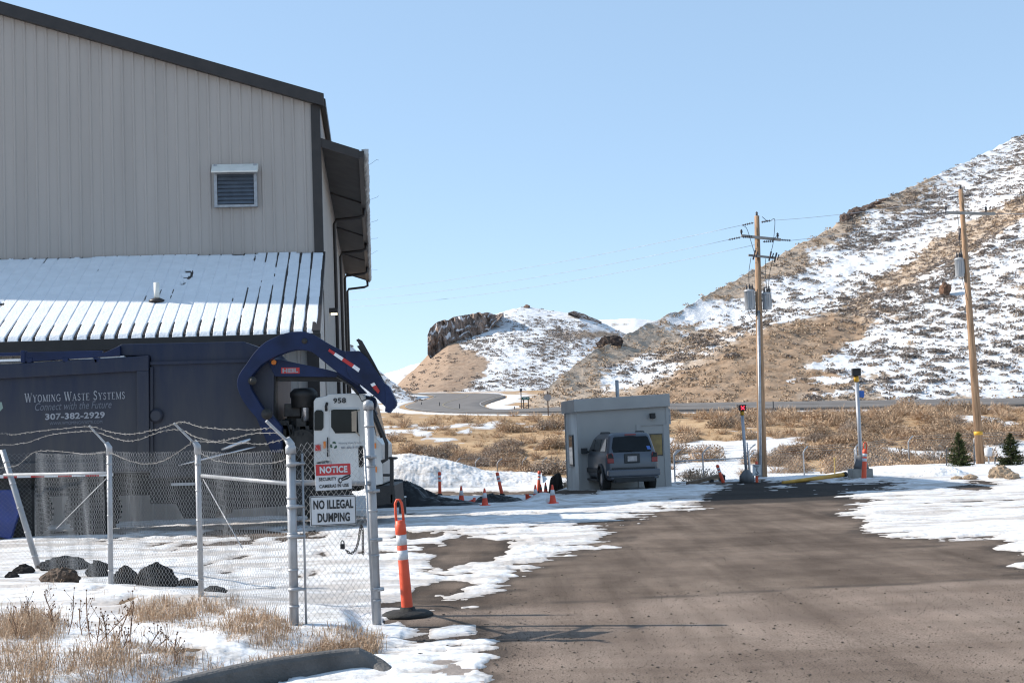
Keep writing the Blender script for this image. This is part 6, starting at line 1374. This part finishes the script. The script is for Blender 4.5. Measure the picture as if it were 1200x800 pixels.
for i in range(NI):
    x, y = sel[i]; pxx = 600+FPX*x/y; z = float(hz(x, y))
    k = int(RNG.integers(0, 5)) if RNG.random() < (.35 if (y < 102 and pxx < 660) else .6 if y < 75 else .85) else int(RNG.integers(5, 8))
    o = protos[k] if k not in used else protos[k].copy()
    if k in used: COL.objects.link(o)
    used.add(k); s = sz[i]; o.location = (x, y, z-.05); o.rotation_euler = (0, 0, RNG.uniform(0, 6.28)); o.scale = (s*RNG.uniform(.9, 1.3), s*1.1, s*RNG.uniform(.8, 1.1))
for k, o in enumerate(protos):
    if k not in used: bpy.data.objects.remove(o)
parts = []
for (x, y), s in zip(sel[NI:], sz[NI:]):
    V, F = twigs(150, s*1.1, s*.95, .018*s, RNG, low=.05); parts.append((V+np.array([x, y, float(hz(x, y))-.05]), F))
if parts: merge('shrubs', parts, MSHR, label='further tan shrubs of the brush field')
parts = []
gx = RNG.uniform(380, 1420, 5200); gy = 50+88*RNG.random(5200)**.85; gX = (gx-600)/FPX*gy; gm = snow_mask(gX, gy); gd = fbm(gX/5, gy/9, 3, 933)
ok = (gm < 6) & (gd > -.10+.10*sst(640, 760, gx)) & ~((gx > 640) & (gx < 800) & (gy < 53)) & ~((gx < 660) & (gy < 84))
for x, y, in zip(gX[ok], gy[ok]):
    s = RNG.uniform(.18, .42); V, F = twigs(26, s, s*1.25, .011, RNG, low=.35); parts.append((V+np.array([x, y, float(hz(x, y))-.03]), F))
merge('dry_grass', parts, MSHR3, label='yellow dry grass between the shrubs of the brush field')
# sagebrush on the hills
def scatter_hill(H, n, wfun, smin, smax, ntw, name, label, nind, group, ilab, wid):
    X, Y, Z, px, py, sn_, br = H; w = wfun(px, py, sn_, br, X, Y); w = np.where((px > 380) & (px < 1500), w, 0)
    dens_area = np.gradient(X, axis=1)*np.abs(np.gradient(Y, axis=0)); w = np.clip(w, 0, None)*np.abs(dens_area); w = w.ravel()/w.sum()
    idx = RNG.choice(w.size, n, p=w, replace=True)
    xs, ys, zs = X.ravel()[idx]+RNG.normal(0, .4, n), Y.ravel()[idx], Z.ravel()[idx]; s = RNG.uniform(smin, smax, n)*np.where(RNG.random(n) < .15, 1.5, 1)
    od = np.argsort(-s/ys); parts = []
    pr = []
    for k in range(4):
        V, F = clump(150, 1, .8, .15, RNG); pr.append((V, F))
    made = []
    for c, i in enumerate(od):
        if c < nind:
            if c < 4: o = np_mesh('sagebrush', *pr[c], MSAGE, smooth=False); tag(o, ilab, 'sagebrush', group); made.append(o)
            else: o = made[c % 4].copy(); COL.objects.link(o)
            o.location = (xs[i], ys[i], zs[i]-.05); o.scale = (s[i]*1.25, s[i]*1.1, s[i]*.8); o.rotation_euler = (0, 0, RNG.uniform(0, 6.28))
        else:
            V, F = clump(ntw, s[i]*1.15, s[i]*.7, wid*s[i], RNG); parts.append((V+np.array([xs[i], ys[i], zs[i]-.05]), F))
    merge(name, parts, MSAGE, label=label)
def w_r(px, py, sn_, br, X, Y):
    b = py-interp(px, SKYR); d = .22+np.clip(fbm(px/45, py/18, 4, 951)*3.4+.25, 0, 1.4)
    d = d*np.where(br > .6, .08, 1) + .9*np.exp(-((b-42)/22)**2)*(fbm(px/20, py/10, 3, 955) > -.1)
    band = py-interp(px, [(600, 470), (880, 394), (1000, 348), (1060, 325), (1120, 290), (1200, 243), (1400, 160)])
    d = d+.9*np.exp(-((band-26)/26)**2)*sst(1000, 1060, px); d = d + .5*sst(975, 1010, px)*np.exp(-((b-55)/35)**2) + .35*sst(0, 20, band)*sst(960, 1020, px); d = d*np.where(np.abs(band+34) < 16, .3, 1)
    return d*(py < 476)*np.where((b < 24) & (px < 990), .25, 1)*sst(640, 790, px+.4*(440-py))
scatter_hill(HR, 12500, w_r, .20, .66, 26, 'sagebrush_cover', 'further low grey sagebrush dotted over the snowy hillsides', 300, 'sagebrush on the near hillside', 'low grey sagebrush bush on the snowy hillside', .24)
def w_m(px, py, sn_, br, X, Y): return (.15+np.clip(.3+3*fbm(px/25, py/14, 4, 961), 0, 1.5))*np.where(br > .5, .25, 1)*np.where(py < interp(px, SKYM)+10, .2, 1)
def more(H, n, w, s0, s1, ntw, label, mat=None, name='sagebrush_cover'):
    X, Y, Z, px, py, sn_, br = H; ww = w(px, py, sn_, br, X, Y).ravel(); ww = np.clip(ww, 0, None)*np.abs(np.gradient(X, axis=1)*np.gradient(Y, axis=0)).ravel(); idx = RNG.choice(ww.size, n, p=ww/ww.sum()); parts = []
    for i in idx:
        s = RNG.uniform(s0, s1); V, F = clump(ntw, s*1.15, s*.7, .26*s, RNG); parts.append((V+np.array([X.ravel()[i]+RNG.normal(0, .5), Y.ravel()[i], Z.ravel()[i]-.05]), F))
    merge(name, parts, mat or MSAGE, label=label)
more(HM, 3600, w_m, .4, 1.15, 20, 'sparse sagebrush dotted over the distant mesa')
more(HL, 220, lambda px, py, s, b, X, Y: (px > 380)*(1.0+0*px), .3, .7, 20, 'sparse sagebrush dotted over the shaded hill behind the truck')
def w_g(px, py, s, b, X, Y): return np.where(s < .5, 1.0, .03)*(py < 480)*(px > 560)*(px < 1400)*(.3+np.clip(fbm(px/20, py/9, 3, 981)*3+.3, 0, 1.5))
more(HR, 4200, w_g, .22, .6, 16, 'tan grass tufts on the bare parts of the near hillside', veg_mat('hill_grass', (.30, .21, .14), (.52, .40, .29)), 'dry_grass')
# foreground dry grass
parts = []
def blades(poly, n, h0, h1, dens_s, thr, ycorr=0):
    xs_ = [p[0] for p in poly]; ys_ = [p[1] for p in poly]; c = 0; P_ = []
    x = RNG.uniform(min(xs_), max(xs_), n*3); y = RNG.uniform(min(ys_), max(ys_), n*3)
    ok = (sdf(x, y, poly) > 0) & (fbm(x/dens_s, y/dens_s*2, 3, 971) > thr)
    x = x[ok][:n]; y = y[ok][:n]
    for a, b in zip(x, y):
        p = G(a, b, .06); z = float(hz(p.x, p.y)); k = 3; h = RNG.uniform(h0, h1)
        for _ in range(k):
            an = RNG.uniform(0, 6.28); ln = h*RNG.uniform(.5, 1.1); lean = RNG.uniform(.2, 1.25); w = .0028
            d = np.array([math.cos(an), math.sin(an), 0]); s_ = np.array([-d[1], d[0], 0])*w; b0_ = np.array([p.x, p.y, z])+RNG.normal(0, .03, 3)*np.array([1, 1, 0])
            m1 = b0_+d*ln*lean*.35+np.array([0, 0, ln*.62]); t1 = b0_+d*ln*lean+np.array([0, 0, ln*(1-.35*lean)])
            V = np.array([b0_-s_, b0_+s_, m1+s_*.8, m1-s_*.8, t1+s_*.2, t1-s_*.2]); P_.append((V, np.array([[0, 1, 2, 3], [3, 2, 4, 5]])))
    return P_
parts += blades([(228, 797), (300, 775), (380, 757), (432, 748), (446, 752), (440, 762), (400, 763), (360, 769), (300, 779), (236, 795)], 1700, .08, .20, 30, -.5)
parts += blades([(0, 742), (60, 735), (110, 752), (150, 768), (230, 775), (260, 782), (225, 796), (120, 822), (-30, 850), (-30, 745)], 1500, .08, .25, 22, -.03)
parts += blades([(150, 728), (175, 715), (232, 716), (240, 735), (200, 742), (158, 740)], 420, .1, .24, 16, -.1)
parts += blades([(255, 745), (300, 730), (350, 745), (348, 762), (270, 765)], 420, .08, .22, 16, -.12)
parts += blades([(365, 752), (440, 738), (452, 746), (440, 752), (380, 760)], 260, .06, .18, 16, -.2)
parts += blades([(0, 735), (40, 728), (75, 742), (60, 760), (0, 765)], 420, .12, .30, 16, -.15)
parts += blades([(30, 690), (110, 690), (300, 735), (330, 750), (150, 760), (20, 740)], 260, .05, .16, 12, .08)
parts += blades([(225, 712), (262, 708), (300, 722), (330, 742), (270, 740)], 330, .06, .18, 12, -.05)
for pl_, n_ in (([(0, 735), (60, 732), (110, 750), (150, 768), (230, 775), (270, 782), (225, 798), (120, 822), (-30, 850), (-30, 735)], 2600), ([(228, 797), (300, 777), (380, 759), (432, 750), (440, 762), (360, 769), (236, 795)], 1500), ([(140, 735), (170, 712), (300, 722), (350, 745), (440, 738), (440, 754), (300, 765), (200, 745)], 1100)): parts += blades(pl_, n_, .03, .10, 26, -.12)
merge('dry_grass', parts, MDGR, label='dead orange tan grass poking out of the snow along the kerb and fence')
def weed(b, t, n, seed):
    rr = random.Random(seed); p = G(*b, .08); q = P(t[0], t[1], p.y); p.z = float(hz(p.x, p.y)); m = MB(); mid = along(p, q, .5)+Vector((rr.uniform(-.02, .02), 0, 0))
    m.tube(catmull([p, mid, q], 4), [.0048]*8+[.002], 4)
    for k in range(n):
        f = rr.uniform(.25, .98); a = along(p, q, f); e = a+Vector((rr.uniform(-.07, .07), rr.uniform(-.06, .06), rr.uniform(.03, .12))); m.tube([a, e], .0022, 3)
        m.lathe(e, [(.003, -.006), (.009, 0), (.003, .009)], 5)
    o = m.build('weed_stalk', MWEED); tag(o, 'thin brown dead weed stalk rising from the snow in front of the fence', 'weed', 'dead weed stalks in front of the fence')
for i, (b, t) in enumerate((((66, 750), (52, 696)), ((63, 752), (60, 712)), ((79, 753), (86, 701)), ((97, 754), (93, 712)), ((107, 764), (101, 699)), ((112, 770), (117, 722)), ((126, 772), (120, 718)), ((130, 775), (156, 705)), ((152, 780), (157, 704)), ((112, 764), (152, 716)), ((140, 776), (151, 742)), ((172, 770), (186, 740)), ((178, 770), (199, 745)), ((37, 742), (32, 702)), ((208, 780), (206, 748)), ((20, 760), (14, 722)))): weed(b, t, 9, i)
# small spruces
def spruce(px_, by, ty_, Yp, seed, label, wpx):
    b = P(px_, by, Yp); b.z = float(hz(b.x, b.y)); t = P(px_-1, ty_, Yp); H = t.z-b.z; R = wpx/2*Yp/FPX; rng = np.random.default_rng(seed)
    o = thing('spruce_tree', label, 'tree', b); m = MB(); m.tube([b-UZ*.1, b+UZ*H*.5, b+UZ*H], [.045, .025, .006], 8); m.build('trunk', M('bark', (.07, .05, .035), .9), o)
    V = []; n = 0
    for lv in range(20):
        f = lv/19; z = H*(.03+.95*f); r = R*(1-f)**.85*rng.uniform(.75, 1.15)+.03; nb = int(11-5*f)
        for k in range(nb):
            a = rng.uniform(0, 6.28); L_ = r*rng.uniform(.45, 1.2); d = np.array([math.cos(a), math.sin(a), 0]); tip = np.array([0, 0, z])+d*L_+np.array([0, 0, -.10*L_+.16*L_*f*2])
            ns = max(6, int(30*L_/R))
            for s in np.linspace(.15, 1, ns):
                c = np.array([0, 0, z])*(1-s)+tip*s+np.array([0, 0, -.10*L_*math.sin(s*3.1)])
                for q in range(3):
                    dd = d*.5+rng.normal(0, .55, 3); dd /= np.linalg.norm(dd); sd = np.cross(dd, rng.normal(0, 1, 3)); sd *= .011/(np.linalg.norm(sd)+1e-9); ln = rng.uniform(.05, .10)
                    V.append([c-sd, c+sd, c+dd*ln+sd*.3, c+dd*ln-sd*.3])
    V = np.array(V).reshape(-1, 3); np_mesh('crown', V, np.arange(len(V)).reshape(-1, 4), MSPR, smooth=False, parent=o)
spruce(1125, 549, 507, 50.5, 5, 'small green spruce left of the leaning utility pole', 34); spruce(1186, 550, 508, 50.0, 6, 'small green spruce right of the leaning utility pole behind a tan boulder', 36)
# loose stones on the driveway
b = bmesh.new(); bmesh.ops.create_icosphere(b, subdivisions=1, radius=1); ic = np.array([v.co[:] for v in b.verts]); icf = np.array([[v.index for v in f.verts] for f in b.faces]); b.free()
parts = []
sx = np.concatenate([RNG.uniform(440, 1250, 5000), RNG.normal(545, 45, 1500), RNG.uniform(560, 1200, 900)]); sy = np.concatenate([600+200*RNG.random(5000)**.7, RNG.normal(757, 13, 1500), RNG.normal(697, 9, 900)])
for a, c in zip(sx, sy):
    if c > 815 or c < 590: continue
    p = G(a, c); r = RNG.uniform(.0022, .006)*(1+1.3*(RNG.random() < .04)); v = ic*(1+.5*(RNG.random((len(ic), 1))-.5))*np.array([r*1.2, r, r*.7]); parts.append((v+np.array([p.x, p.y, float(hz(p.x, p.y))+r*.4]), icf))
merge('gravel', parts, M('loose_stone', (.125, .097, .078), .95, var=.5, scale=9), label='loose dark gravel strewn over the driveway')
